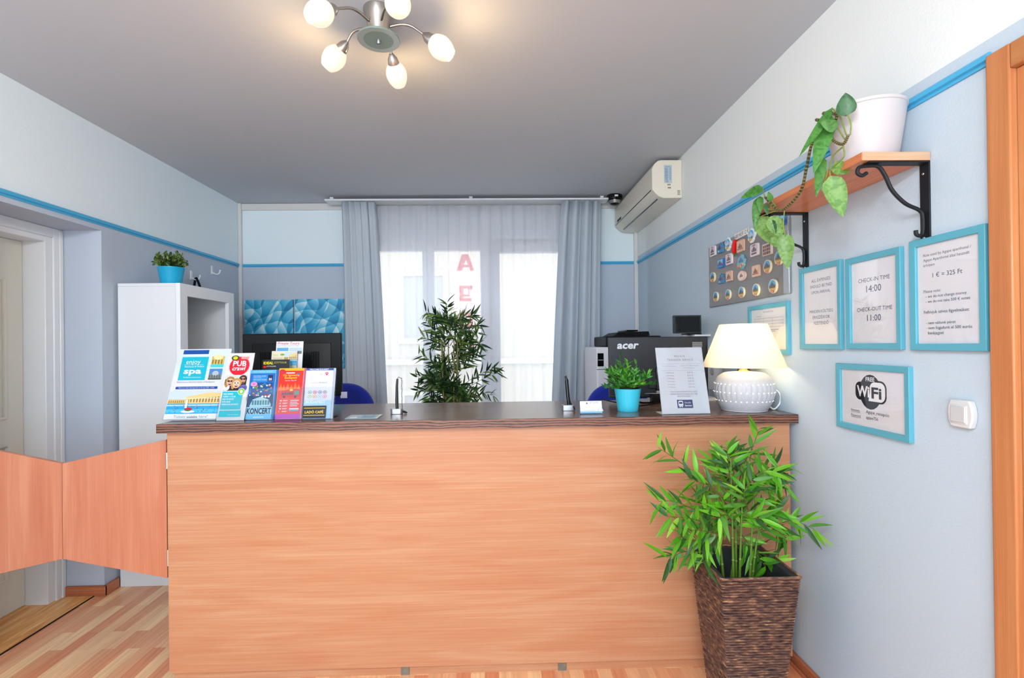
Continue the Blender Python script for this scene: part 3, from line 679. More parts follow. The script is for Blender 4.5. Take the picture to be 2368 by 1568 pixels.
frame('turquoise framed table notice half hidden behind the lamp shade', (1735, 709), (1829, 697), (1737, 817), p_small)
# light switch
a, b = onX(2194, 922, XR), onX(2263, 992, XR)
t = thing('light_switch', 'white rocker light switch on the wall by the door casing', 'light switch', (XR, (a.y+b.y)/2, b.z))
Mx = wallM(a.y-.013, b.z-.002); ww, hh = a.y-b.y-.012, a.z-b.z+.004
mb = MB(); n_ = 10; pts = [(x*ww, 0) for x in (0, 1)]
po = [(0.12*ww, 0), (ww*.88, 0), (ww*.97, hh*.25), (ww, hh*.5), (ww*.97, hh*.75), (ww*.88, hh), (ww*.12, hh), (ww*.03, hh*.75), (0, hh*.5), (ww*.03, hh*.25)]
M_sw = mat('switch_white', C(212, 212, 212), .3)
mb.prism(po, 0, 0.018, None, Mx).build('plate', M_sw, t, world=True, bevel=.0035, seg=2)
MB().box(ww*.16, ww*.8, hh*.14, hh*.82, 0.016, 0.0205, None, Mx).build('bezel', M_sw, t, world=True, bevel=.0015)
MB().box(ww*.19, ww*.76, hh*.18, hh*.78, 0.016, 0.024, None, Mx @ Matrix.Rotation(rad(-2), 4, 'X')).build('rocker', mat('rocker_white', C(196, 196, 197), .3), t, world=True, bevel=.002)
# magnet board
a, b = onX(1643, 567, XR), onX(1831, 500, XR); c = onX(1645, 711, XR); bz1 = 2.03; bz0 = c.z
by0, by1 = a.y, onX(1831, 600, XR).y
t = thing('magnet_board', 'brushed steel board covered in souvenir magnets on the right wall', 'board', (XR, (by0+by1)/2, bz0))
Mx = wallM(by0, bz0); bw, bh = by0-by1, bz1-bz0
MB().box(0, bw-.045, 0, bh, 0, 0.012, None, Mx).build('sheet', M_board, t, world=True, bevel=.002)
MB().box(bw-.044, bw, 0, bh, 0, 0.015, None, Mx).build('side_rail', M_silver, t, world=True, bevel=.003)
P_ = onX(1715, 541, XR-.013)
t = tag(MB().box(-.078, .078, -.016, .016, 0, .0008, C(235, 234, 230), wallM(P_.y, P_.z) @ Matrix.Translation((0, 0, .0125)) @ Matrix.Rotation(rad(2), 4, 'Z')).build('price_tag', M_print, origin=(XR-.0125, P_.y, P_.z)), 'white paper strip with the magnet price on top of the steel board', 'price tag')
A = Art(wallM(P_.y, P_.z) @ Matrix.Translation((0, 0, .0135)) @ Matrix.Rotation(rad(2), 4, 'Z')); A.text('600 HUF / 2 €', C(40, 40, 46), 0, -.010, w=.145, h=.023, align='C'); A.done('lettering', t)
def magnet(u, v, kind, where, s=1.0):
    px, py = 1600+u/4.9, 420+v/4.9; P_ = onX(px, py, XR-.014)
    Mx = wallM(P_.y, P_.z) @ Matrix.Translation((0, 0, .0125)) @ Matrix.Diagonal((.88, .72, 1, 1) if kind == 'oval' else (.97, .86, 1, 1)); mb = MB(); A = Art(Mx, .0094, .00012)
    hw, hv = (0.036*s, 0.034*s)
    sky = C(92, 170, 214); rim = C(236, 226, 190)
    def castle(cx, y0, k, col):
        for dx, hgt, wid in ((-.020, .012, .008), (-.010, .022, .007), (0, .03, .009), (.011, .020, .007), (.021, .013, .008)):
            x, h_, w_ = cx+dx*k, hgt*k, wid*k; A.poly([(x-w_/2, y0), (x+w_/2, y0), (x+w_/2, y0+h_), (x, y0+h_+.007*k), (x-w_/2, y0+h_)], col)
    if kind == 'oval':
        po = [(0.032*s*math.cos(2*PI*k/22), 0.039*s*math.sin(2*PI*k/22)) for k in range(22)]; base = rim
        A.ell(0, .001, .027*s, .034*s, sky); A.poly([(.027*s*math.cos(x), -.004+.026*s*math.sin(x)) for x in [PI+i*PI/12 for i in range(13)]], C(206, 170, 96)); castle(-.002, -.012, s*.95, C(96, 76, 60))
        A.poly(rrect(-.016*s, -.036*s, .014*s, -.026*s, .004), C(206, 40, 36)); A.rect(-.012*s, -.0325*s, .009*s, -.0295*s, C(246, 236, 220))
    elif kind == 'cream':
        po = rrect(-.034*s, -.031*s, .034*s, .031*s, .009); base = C(226, 214, 220); A.poly(rrect(-.028*s, -.026*s, .028*s, .026*s, .006), C(214, 200, 206)); castle(0, -.010, s*.8, C(76, 60, 84)); A.rect(-.022*s, -.022*s, .022*s, -.014*s, C(110, 90, 110)); A.rect(-.014*s, .022*s, .014*s, .026*s, C(150, 60, 70))
    elif kind == 'brown':
        po = rrect(-.034*s, -.032*s, .034*s, .032*s, .007); base = C(206, 170, 150); A.rect(-.028*s, -.026*s, .028*s, .026*s, C(222, 186, 160)); castle(0, -.012, s*.75, C(120, 76, 60)); A.rect(-.026*s, -.02*s, .026*s, -.012*s, C(170, 120, 100))
    elif kind == 'brownoval':
        po = [(0.039*s*math.cos(2*PI*k/20), 0.028*s*math.sin(2*PI*k/20)) for k in range(20)]; base = C(214, 186, 176); A.ell(0, 0, .033*s, .022*s, C(232, 206, 196)); castle(0, -.008, s*.6, C(110, 80, 84))
    elif kind == 'blue':
        po = rrect(-.036*s, -.028*s, .036*s, .028*s, .003); base = C(40, 110, 190); A.rect(-.032*s, -.006, .032*s, .024*s, C(130, 196, 230)); castle(-.006, -.008, s*.8, C(70, 70, 90)); A.rect(-.034*s, -.024*s, .034*s, -.014*s, C(40, 150, 214)); castle(.018, -.012, s*.5, C(190, 60, 60))
    elif kind == 'blob':
        po = [((.032+.006*math.sin(5*th+1))*s*math.cos(th), (.036+.005*math.cos(4*th))*s*math.sin(th)) for th in [2*PI*k/22 for k in range(22)]]; base = C(230, 236, 240); A.ell(0, .004, .025*s, .027*s, C(90, 180, 226)); castle(0, -.006, s*.8, C(206, 214, 220)); A.ell(-.006, -.022*s, .016*s, .008*s, C(214, 176, 60)); A.ell(.008, -.01*s, .006, .006, C(200, 60, 50))
    elif kind == 'city':
        po = [(-.036*s, -.03*s), (.034*s, -.03*s), (.036*s, .008*s), (.026*s, .012*s), (.024*s, .03*s), (.012*s, .022*s), (.004*s, .036*s), (-.006*s, .02*s), (-.016*s, .028*s), (-.024*s, .008*s), (-.036*s, .01*s)]; base = C(70, 130, 170); castle(0, -.010, s*.8, C(60, 66, 74)); A.rect(-.032*s, -.026*s, .03*s, -.012*s, C(30, 140, 210)); A.ell(.016*s, .0, .006, .01, C(180, 60, 50)); A.ell(-.014*s, -.018*s, .008, .006, C(226, 196, 70))
    elif kind == 'flower':
        po = [((.034+.006*math.sin(6*th))*s*math.cos(th), (.036+.006*math.cos(5*th))*s*math.sin(th)) for th in [2*PI*k/24 for k in range(24)]]; base = C(120, 170, 190); castle(0, -.004, s*.85, C(60, 110, 150))
        for k in range(7): A.ell((-.024+.008*k)*s, (-.02-.006*math.sin(k*.9))*s, .006*s, .006*s, (C(230, 190, 50), C(216, 50, 60), C(240, 140, 60))[k % 3], 9)
    elif kind == 'tile':
        po = rrect(-.036*s, -.03*s, .036*s, .03*s, .004); base = C(220, 206, 200)
        for i in range(4):
            for j in range(3): A.rect((-.031+i*.0158)*s, (-.025+j*.017)*s, (-.018+i*.0158)*s, (-.011+j*.017)*s, jit(C(140, 96, 90), .35))
    if kind == 'chilli':
        mb.tube(smooth([Mx @ Vector(p) for p in ((.012, .042, .006), (.006, .03, .008), (-.004, .0, .009), (-.008, -.03, .008), (-.006, -.042, .006))], 4), [.003]+[.009]*4+[.0115]*8+[.009]*3+[.004], 8, C(206, 24, 24))
        mb.tube([Mx @ Vector(p) for p in ((-.007, -.04, .006), (-.004, -.06, .006))], .004, 6, C(60, 110, 40))
    else: mb.prism(po, 0, .009, base, Mx)
    o = mb.build('souvenir_magnet', M_printg, origin=(XR-.0125, P_.y, P_.z), sharp=30)
    tag(o, 'souvenir magnet on the steel board, '+where, 'magnet', 'souvenir magnets on the steel board')
    if A.f: A.done('painted_relief', o, M_printg)
for q in ((245, 790, 'cream', 'cream plaque at the left end of the top row', 1.1), (330, 755, 'city', 'blue skyline shape second from left in the top row', 1.05), (420, 710, 'blob', 'pale blue egg shape left of the red chilli', 1.1), (497, 738, 'chilli', 'red chilli pepper', 1), (560, 730, 'brown', 'brown square right beside the red chilli', 1.15),
    (685, 612, 'blob', 'pale blue shape just under the price strip', 1.1), (720, 775, 'cream', 'cream plaque under the drooping leaf tips', 1.15), (865, 768, 'tile', 'patterned tile half under the leaves', 1.1), (1022, 440, 'blue', 'blue card behind the shelf bracket', 1.0),
    (335, 928, 'blue', 'bright blue picture left in the second row', 1.05), (430, 880, 'cream', 'cream plaque second in the second row', 1.1), (570, 910, 'flower', 'blue cut out with yellow and red flowers', 1.15), (735, 1012, 'brown', 'brown plaque left of the upper ovals', 1.05), (868, 962, 'oval', 'oval right of the brown plaque', 1.15), (998, 865, 'oval', 'uppermost oval by the leaf tip', 1.15),
    (245, 1085, 'oval', 'lone oval at the left end of the third row', 1.1), (340, 1103, 'city', 'green blue skyline in the third row', 1.0), (430, 1072, 'brown', 'brown plaque third in the third row', 1.05), (575, 1067, 'brownoval', 'brownish lying oval in the third row', 1.1),
    (280, 1305, 'oval', 'first oval of the bottom row', 1.05), (420, 1280, 'oval', 'second oval of the bottom row', 1.05), (573, 1255, 'oval', 'middle oval of the bottom row', 1.05), (737, 1226, 'oval', 'fourth oval of the bottom row', 1.1), (930, 1186, 'oval', 'last and largest oval of the bottom row', 1.2)):
    magnet(*q)
# shelf with wrought iron brackets
sy0, sy1 = onX(2152, 356, XR).y, onX(2152, 356, XR).y+0.63
SZ = onX(2152, 351, XR).z; sd = XR-onY(1993, 355, sy0).x
t = thing('wall_shelf', 'beech shelf on two black scrolled iron brackets, right wall', 'shelf', (XR, (sy0+sy1)/2, SZ))
MB().box(XR-sd, XR-.002, sy0, sy1, SZ-.026, SZ).build('board', M_shelfw, t, world=True, bevel=.002)
MB().box(XR-sd+.001, XR-.003, sy0-.0015, sy0, SZ-.0255, SZ-.0005).build('end_band', mat_wood('end_band_beech', 0, C(190, 148, 112), C(200, 162, 128), C(208, 176, 144), stretch=14), t, world=True)
for by in (sy0+.018, sy1-.022):
    mb = MB().box(XR-.005, XR, by-.017, by+.017, SZ-.275, SZ-.026).box(XR-sd*.88, XR, by-.017, by+.017, SZ-.031, SZ-.026)
    br = mb.build('bracket', M_iron, t, world=True, bevel=.001)
    sp = [(.185, -.058), (.20, -.066), (.214, -.058), (.21, -.042), (.19, -.037), (.15, -.038), (.128, -.066), (.106, -.112), (.066, -.152), (.024, -.172), (.012, -.19), (.0115, -.235), (.018, -.252), (.032, -.248), (.034, -.235)]
    MB().tube(smooth([(XR-d_, by, SZ+z_) for d_, z_ in sp], 5), 0.0058, 8).build('scroll_brace', M_iron, br, world=True)
    for dz in (-.06, -.258): MB().lathe([(0, 0), (.004, 0), (.003, .002), (0, .0025)], 10, None, axis_matrix((XR-.005, by+.004, SZ+dz), (-1, 0, 0))).build('screw', M_silver, br, world=True)
# white pot and trailing plant on the shelf
pc = Vector((XR-.117, sy0+.112, SZ))
t = thing('flower_pot', 'large white pot on the wall shelf holding a trailing plant', 'pot', pc)
MB().lathe([(0, 0), (0.083, 0), (0.087, .006), (0.110, 0.166), (0.113, 0.168), (0.113, 0.177), (0.107, 0.178), (.103, .16), (0, .15)], 48).build('pot_wall', mat('white_pot', C(200, 193, 194), .35), t)
MB().lathe([(0, .151), (.102, .161), (.1025, .1615), (0, .156)], 30).build('soil', M_soil, t)
pl = thing('trailing_plant', 'trailing green plant spilling from the white shelf pot down over the magnets', 'plant', pc+Vector((0, 0, .16)))
def q2(u, v): return 1680+u/3.267, 180+v/3.267
XP = XR-sd-.035
fol = MB(); stm = MB()
def vine(pts, r):
    P = smooth(pts, 6)
    for k in range(0, len(P)-1): stm.tube([P[k], P[k].lerp(P[k+1], .6)], r, 8, jit(C(86, 78, 46), .2)); stm.tube([P[k].lerp(P[k+1], .6), P[k+1]], r*1.08, 8, jit(C(150, 142, 88), .15))
G1, G2, G3 = C(80, 138, 60), C(122, 164, 84), C(64, 110, 66)
def hleaf(b_, t_, wdt, col, fold=.3, droop=.08, dx=0):
    B = onX(*q2(*b_), XP+dx); T_ = onY(*q2(*t_), B.y-.01); d = T_-B; L = d.length
    to = (EYE-B).normalized()
    leaf(fol, B, d, to+Vector((rnd.uniform(-.25, .25), 0, rnd.uniform(-.1, .3))), L, wdt/3.267*B.y/FPX, jit(col, .1), droop, fold, 'heart', 8)
    fol.tube([B+d*(L*t_)+to*(.0022-droop*L*t_*t_) for t_ in (0, .25, .5, .75, .92)], [.0016, .0014, .0012, .0009, .0004], 5, jit((min(1, col[0]*1.5), min(1, col[1]*1.3), col[2]*1.3, 1), .05))
for args in (((905, 290), (900, 110), 135, G3), ((800, 225), (562, 578), 62, G1), ((775, 270), (668, 705), 128, G1), ((835, 380), (712, 330), 85, C(104, 160, 92)), ((722, 590), (683, 890), 78, G1), ((785, 680), (965, 692), 108, G2), ((782, 740), (886, 1048), 152, G2), ((735, 790), (775, 902), 62, G2),
    ((272, 828), (116, 905), 72, G1), ((235, 905), (212, 1142), 62, G1), ((338, 930), (316, 860), 44, G1), ((252, 895), (256, 1022), 52, G1), ((238, 1050), (405, 1290), 138, G2), ((335, 1045), (418, 1212), 110, G2), ((440, 1178), (462, 1442), 118, G2), ((300, 950), (310, 1035), 44, G3), ((330, 1075), (372, 1175), 60, G3), ((340, 1200), (420, 1285), 60, G2)):
    hleaf(*args)
def hstem(pts, r, col): stm.tube(smooth([onX(*q2(u, v), XP+.004) for u, v in pts], 6), r, 8, col)
W0 = onX(*q2(940, 250), XP+.03)
vine([pc+Vector((-.07, .03, .158)), pc+Vector((-.114, .035, .186)), onX(*q2(830, 280), XP+.02), onX(*q2(795, 390), XP+.01), onX(*q2(805, 470), XP), onX(*q2(880, 500), XP), onX(*q2(922, 430), XP)], .0044)
vine([pc+Vector((-.06, .07, .158)), pc+Vector((-.108, .08, .185)), onX(*q2(770, 350), XP), onX(*q2(690, 430), XP), onX(*q2(640, 515), XP), onX(*q2(602, 690), XP), onX(*q2(565, 845), XP), onX(*q2(475, 960), XP), onX(*q2(395, 1000), XP), onX(*q2(290, 900), XP)], .0048)
for p_ in ([(880, 510), (885, 600), (790, 690), (782, 745)], [(880, 520), (800, 600), (740, 790)], [(800, 470), (740, 470), (722, 590)], [(440, 985), (430, 1100), (440, 1180)], [(400, 1000), (330, 1020), (240, 1055)], [(395, 1000), (300, 985), (235, 910)], [(290, 900), (275, 850), (272, 828)], [(935, 430), (940, 350), (920, 280)], [(390, 1000), (350, 940), (338, 930)], [(890, 460), (840, 380), (835, 375)], [(905, 430), (860, 300), (805, 235)]):
    hstem(p_, .0022, C(140, 160, 80))
fol.build('foliage', M_leafv, pl, world=True, fix=False, sharp=180); stm.build('stem', M_leaf, pl, world=True)
# small wall screen on its white ledge
sa = onX(1629, 752, XR-.03); ty = sa.y
t = thing('wall_ledge', 'narrow white ledge on the right wall under the small black screen', 'shelf', (XR, ty+.06, 1.5))
lz = onX(1637, 778, XR-.002).z
MB().box(XR-.1, XR, ty-.02, ty+.17, lz, lz+.012).build('board', M_white, t, world=True, bevel=.002)
MB().box(XR-.06, XR-.001, ty+.06, ty+.08, lz-.05, lz).build('bracket', M_white, t, world=True)
t = thing('small_screen', 'small black screen standing on a white ledge above the charcoal monitor', 'monitor', (XR-.1, ty+.07, lz+.012))
c0_, c1_ = onY(1556, 740, ty+.02), onY(1619, 729, ty+.02)
MB().box(c0_.x, c1_.x, ty+.01, ty+.03, lz+.02, c1_.z).build('panel', M_blackg, t, world=True, bevel=.003)
MB().ring(0, c1_.x-c0_.x, 0, c1_.z-lz-.02, .008, 0, .004, None, plane_matrix((c0_.x, ty+.01, lz+.02), (1, 0, 0), (0, 0, 1))).build('bezel', M_acer, t, world=True)
MB().box(c1_.x-.02, c1_.x+.012, ty+.03, ty+.08, lz+.03, c1_.z-.02).build('rear_housing', M_black, t, world=True, bevel=.003)
MB().box(c1_.x-.09, c1_.x+.0, ty+.0, ty+.1, lz+.012, lz+.0195).build('foot', M_black, t, world=True)
# socket box behind the lamp
a = onX(1645, 815, XR); b = onX(1672, 905, XR)
t = thing('socket_strip', 'white wall socket strip half hidden behind the lamp', 'socket', (XR, (a.y+b.y)/2, b.z))
MB().box(XR-.03, XR, b.y, a.y, b.z, a.z).build('housing', M_white, t, world=True, bevel=.004)
MB().lathe([(0, 0), (.022, 0), (.022, .004), (.014, .006), (0, .006)], 20, None, axis_matrix((XR-.03, (a.y+b.y)/2, (a.z+b.z)/2), (-1, 0, 0))).build('outlet', mat('socket_grey', C(170, 172, 176), .4), t, world=True)

# ================================================================== LEFT: CABINET, HOOKS
cy0, cy1, cx1, cz = 3.10, 3.732, -1.930, 1.853
t = thing('display_cabinet', 'tall white cabinet with an open framed front against the left wall', 'cabinet', ((XL+cx1)/2, (cy0+cy1)/2, 0))
mb = MB(); tk = .02
mb.box(XL+.018, cx1-.028, cy0, cy0+tk, 0, cz-.019).box(XL+.018, cx1-.028, cy1-tk, cy1, 0, cz-.019).box(XL+.018, cx1-.028, cy0+tk, cy1-tk, 0, .05).box(XL+.018, XL+.026, cy0+tk, cy1-tk, .05, cz-.019)
mb.build('carcass', M_white, t, world=True, bevel=.001)
MB().box(XL+.018, cx1-.028, cy0, cy1, cz-.0185, cz).build('top_panel', M_white, t, world=True, bevel=.001)
for z_ in (.45, .85, 1.24): MB().box(XL+.027, cx1-.035, cy0+tk, cy1-tk, z_, z_+.018).build('shelf_board', M_white, t, world=True)
Mx = plane_matrix((cx1-.027, cy0, 0.0), (0, 1, 0), (0, 0, 1))
MB().ring(0, cy1-cy0, .04, cz, .075, 0, .027, None, Mx).build('front_frame', mat('white_gloss_frame', C(238, 242, 246), .3), t, world=True, bevel=.0015)
for i, (dx, tilt) in enumerate(((0, 12), (.05, 24))):
    P_ = Vector((cx1-.16-dx, cy0+.11+i*.02, 1.259)); Mx = Matrix.Translation(P_) @ Matrix.Rotation(rad(tilt), 4, 'X')
    o = MB().box(-.11, .11, 0, .002, 0.0, .19-.03*i).build('paper_sheet', mat('lilac_paper', C(206, 208, 232), .7), origin=(0, 0, 0))
    o.matrix_world = Matrix.Translation(P_+Vector((0, .05, 0))) @ Matrix.Rotation(rad(90), 4, 'Z') @ Matrix.Rotation(rad(-tilt), 4, 'Y')
    tag(o, ('taller pale lilac paper leaning in the white cabinet', 'shorter pale lilac paper leaning in the white cabinet')[i], 'paper', 'papers in the cabinet')
# planted pot on the cabinet
pz = onY(396, 654, cy0+.13); P_ = Vector((pz.x, cy0+.13, cz))
t = thing('potted_plant', 'leafy plant in a blue tub on top of the white cabinet', 'plant', P_)
MB().lathe([(0, 0), (.073, 0), (.075, .004), (.098, .118), (.1, .12), (.1, .124), (.095, .124), (.091, .11), (0, .105)], 36).build('pot', M_turqb, t)
MB().lathe([(0, .104), (.088, .108), (.09, .111), (0, .112)], 24).build('soil', M_soil, t)
fol = MB(); stm = MB()
for k in range(70):
    d = Vector((rnd.uniform(-1, 1), rnd.uniform(-1, 1), rnd.uniform(.55, 1.5))).normalized(); L = rnd.uniform(.07, .125)
    b0 = Vector((d.x*.05, d.y*.05, .11)); e = b0+d*L; stm.tube([b0, b0+d*L*.5+Vector((0, 0, .008)), e], .0016, 5, C(84, 96, 44))
    for j in range(8):
        p = b0+d*L*(0.35+.65*j/7); dd_ = (d*.7+rdir(-.3)).normalized()
        leaf(fol, p, dd_, rdir(.2), rnd.uniform(.022, .032), .017, jit(rnd.choice((C(84, 116, 52), C(52, 76, 40), C(126, 150, 74))), .2), .1, .2, 'oval', 4)
fol.build('foliage', M_leaf, t, fix=False, sharp=180); stm.build('stem', M_leaf, t); t.scale = (.76, .76, .92)
# two coat hooks, one holding a black strap
for (px, py, lab) in ((441, 637, 'white wall hook holding a black strap, beside the blue tub'), (489, 625, 'empty white wall hook nearest the corner')):
    P_ = onX(px, py, XL)
    t = thing('coat_hook', lab, 'hook', (XL, P_.y, P_.z-.035), group='white coat hooks on the left wall')
    MB().box(0, .007, -.012, .012, 0, .072).build('back_plate', M_white, t, bevel=.003)
    MB().tube(smooth([(.004, 0, .02), (.03, 0, .004), (.055, 0, .004), (.068, 0, .022), (.07, 0, .038)], 5), .0055, 8).build('hook_arm', M_white, t)
    if px < 460: hk = Vector((XL+.042, P_.y, P_.z-.035+.006))
mb = MB().tube(smooth([hk+Vector((-.012, .005, -.004)), hk+Vector((0, 0, .008)), hk+Vector((.012, -.004, -.01)), hk+Vector((.035, -.01, -.08)), hk+Vector((.02, -.01, -.17)), hk+Vector((-.012, .0, -.16)), hk+Vector((-.02, .005, -.07)), hk+Vector((-.012, .005, -.004))], 6), .0085, 8)
tag(mb.build('strap', M_black, origin=hk), 'black looped strap hanging from the white wall hook', 'strap')

# ================================================================== THE COUNTER
tx0, tx1 = -1.448, XR-.003; px0, px1 = -1.425, XR-.022; tyb = onZ(1100, 930, CT).y; tyf = 2.158
t = thing('reception_counter', 'long beech fronted reception counter across the room', 'counter', ((px0+px1)/2, CF+.25, 0))
MB().box(px0, px1, CF, CF+.022, 0.045, CT-.04).build('front_panel', M_beech, t, world=True, bevel=.001)
MB().box(px0, px0+.022, CF+.0225, tyb-.04, .045, CT-.04).box(px1-.022, px1, CF+.0225, tyb-.04, .045, CT-.04).build('side_panel', M_beechV, t, world=True)
for a_, b_ in ((px0+.01, -.432), (-.395, .262), (.30, px1)):
    MB().box(a_, b_, CF+.02, CF+.036, 0, .0448).build('kick_board', M_beech, t, world=True)
for a_ in (-.4315, .2625):
    MB().box(a_, a_+.036, CF+.016, CF+.03, 0, .0445).build('kick_cover', mat('worn_metal_strip', C(120, 112, 100), .6, var=.2, vscale=40), t, world=True)
MB().box(px0+.03, px1-.03, CF+.03, tyb-.06, .70, .73).build('inner_shelf', M_beech, t, world=True)
t = thing('countertop', 'dark walnut worktop on the reception counter', 'worktop', ((tx0+tx1)/2, (tyf+tyb)/2, CT))
MB().box(tx0, tx1, tyf, tyb, CT-.0395, CT).build('slab', M_top, t, world=True, bevel=.0015)
MB().box(tx0, tx1, tyf-.0022, tyf-.0002, CT-.0392, CT-.0004).build('edge_band', M_edge, t, world=True)
# swing gate leaves, bow tie shaped
gy = CF+.012; sx_ = onY(143, 1072, gy).x
def gate(label, xh, xs, hinge_side):
    t = thing('swing_gate', label, 'gate', (xh, gy, 0), group='bow tie gate beside the counter')
    p1, p2 = onY(143, 1072, gy), onY(143, 1293, gy); q1, q2_ = onY(384, 1017, gy), onY(384, 1337, gy)
    po = [(xh, q2_.z), (xs, p2.z), (xs, p1.z), (xh, q1.z)]
    MB().prism(po, gy, gy+.018, None, Matrix(((1, 0, 0, 0), (0, 0, 1, 0), (0, 1, 0, 0), (0, 0, 0, 1)))).build('leaf_panel', M_beechV, t, world=True, bevel=.001)
    for z_ in (q1.z-.09, q2_.z+.09):
        MB().tube([(xh+hinge_side*.006, gy-.004, z_-.035), (xh+hinge_side*.006, gy-.004, z_+.035)],   .0045, 8).build('hinge', M_steel, t, world=True)
gate('beech swing gate leaf hinged to the left end of the counter', px0-.012, sx_+.001, 1)
gate('beech swing gate leaf hinged to the left wall', XL+.012, sx_-.001, -1)

# ------------------------------------------------------------------ counter top goods
def lean_len(B, lean, ytop):
    lo, hi = 0.02, 0.8; v = Vector((0, math.sin(lean), math.cos(lean)))
    for _ in range(40):
        m_ = (lo+hi)/2
        if ypix(B+v*m_) > ytop: lo = m_
        else: hi = m_
    return lo
def stand_plane(pl_, pr_, lean, z=CT+.0015):
    a, b = onZ(pl_[0], pl_[1], z), onZ(pr_[0], pr_[1], z); b = Vector((b.x, a.y+(b.y-a.y)*.3, z)); u = (b-a); w_ = u.length; u.normalize()
    n = Vector((-u.y, u.x, 0)); v = n*math.sin(lean)+Vector((0, 0, math.cos(lean)))
    return plane_matrix(a, u, v), w_, a
def leaflet(name, label, pl_, pr_, ytop, lean, paint, back=0.0, thick=.0022, group=None, raise_=0.0, ext=0, paper=C(222, 222, 228)):
    """a standing leaflet (stack of a few folded sheets); back pushes it away along the floor of the holder"""
    Mx, w_, a = stand_plane(pl_, pr_, lean); Mx = Matrix.Translation((0, back, raise_)) @ Mx
    h_ = lean_len(Mx @ Vector((0, 0, 0)), lean, ytop)
    A = Art(Mx, 0.0004)
    t = MB().box(0, w_, 0, h_, -thick, 0, paper, Mx).build(name, M_flyer, origin=Mx @ Vector((w_/2, 0, 0)))
    tag(t, label, 'leaflet' if name == 'leaflet' else 'poster', group)
    paint(A, w_, h_)
    if A.f: A.done('printed_front', t, M_flyer)
    return t, Mx, w_, h_
def holder(label, Mx, w_, h_, pocket, depth=.03, name='leaflet_holder', group=None):
    t = thing(name, label, 'leaflet holder', Mx @ Vector((w_/2, 0, 0)), group=group)
    MB().box(-.003, w_+.003, -.001, h_, -.0065-depth*.2, -.0045-depth*.2, None, Mx).build('back_plate', M_acry, t, world=True)
    if pocket:
        MB().box(-.003, w_+.003, -.001, pocket, .0035, .0055, None, Mx).build('pocket_front', M_acry, t, world=True)
        for x in (-.004, w_+.002): MB().box(x, x+.002, -.001, pocket*.9, -.0045-depth*.2, .0035, None, Mx).build('pocket_side', M_acry, t, world=True)
    p0, p1 = Mx @ Vector((0, 0, 0)), Mx @ Vector((w_, 0, 0))
    MB().box(p0.x-.003, p1.x+.003, p0.y+.004, p0.y+.09, CT+.0002, CT+.0012).build('foot', M_acry, t, world=True)
    return t
LEAN = rad(20)
TEAL, NAVY, WHT = C(34, 184, 206), C(46, 84, 160), C(230, 230, 234)
def pool(A, x0, y0, x1, y1):
    """bath hall photograph: sky, yellow palace, pool with bathers"""
    w_, h_ = x1-x0, y1-y0
    A.rect(x0, y0+h_*.5, x1, y1, C(206, 220, 238)); A.rect(x0, y0+h_*.42, x1, y0+h_*.52, C(96, 104, 70))
    A.poly([(x0+w_*.32, y0+h_*.45), (x1, y0+h_*.38), (x1, y0+h_*.9), (x0+w_*.75, y0+h_*.93), (x0+w_*.32, y0+h_*.74)], C(236, 206, 146))
    A.poly([(x0, y0+h_*.45), (x0+w_*.34, y0+h_*.45), (x0+w_*.32, y0+h_*.62), (x0, y0+h_*.64)], C(222, 192, 128))
    for i in range(11): A.rect(x0+w_*(.36+.057*i), y0+h_*.5, x0+w_*(.385+.057*i), y0+h_*(.62+.012*i), C(150, 116, 74))
    for i in range(8): A.rect(x0+w_*(.02+.038*i), y0+h_*.48, x0+w_*(.035+.038*i), y0+h_*.58, C(140, 120, 84))
    A.rect(x0+w_*.3, y0+h_*.66, x1, y0+h_*.685, C(250, 240, 210)); A.rect(x0, y0, x1, y0+h_*.44, C(72, 170, 222)); A.rect(x0, y0+h_*.34, x1, y0+h_*.40, C(190, 214, 230)); A.rect(x0, y0+h_*.05, x1, y0+h_*.2, C(104, 196, 236))
    for i in range(46): A.ell(x0+w_*rnd.uniform(.03, .97), y0+h_*rnd.uniform(.06, .38), w_*.008, h_*.018, rnd.choice((C(196, 140, 120), C(120, 90, 100), C(214, 90, 90), C(60, 80, 130))), 6)
    A.ell(x0+w_*.42, y0+h_*.09, w_*.13, h_*.06, C(232, 230, 226)); A.ell(x0+w_*.42, y0+h_*.2, w_*.075, h_*.07, C(206, 52, 70), 9); A.ell(x0+w_*.42, y0+h_*.15, w_*.06, h_*.04, C(70, 110, 60), 8)
    A.rect(x0+w_*.35, y0+h_*.24, x0+w_*.39, y0+h_*.6, C(240, 240, 240))
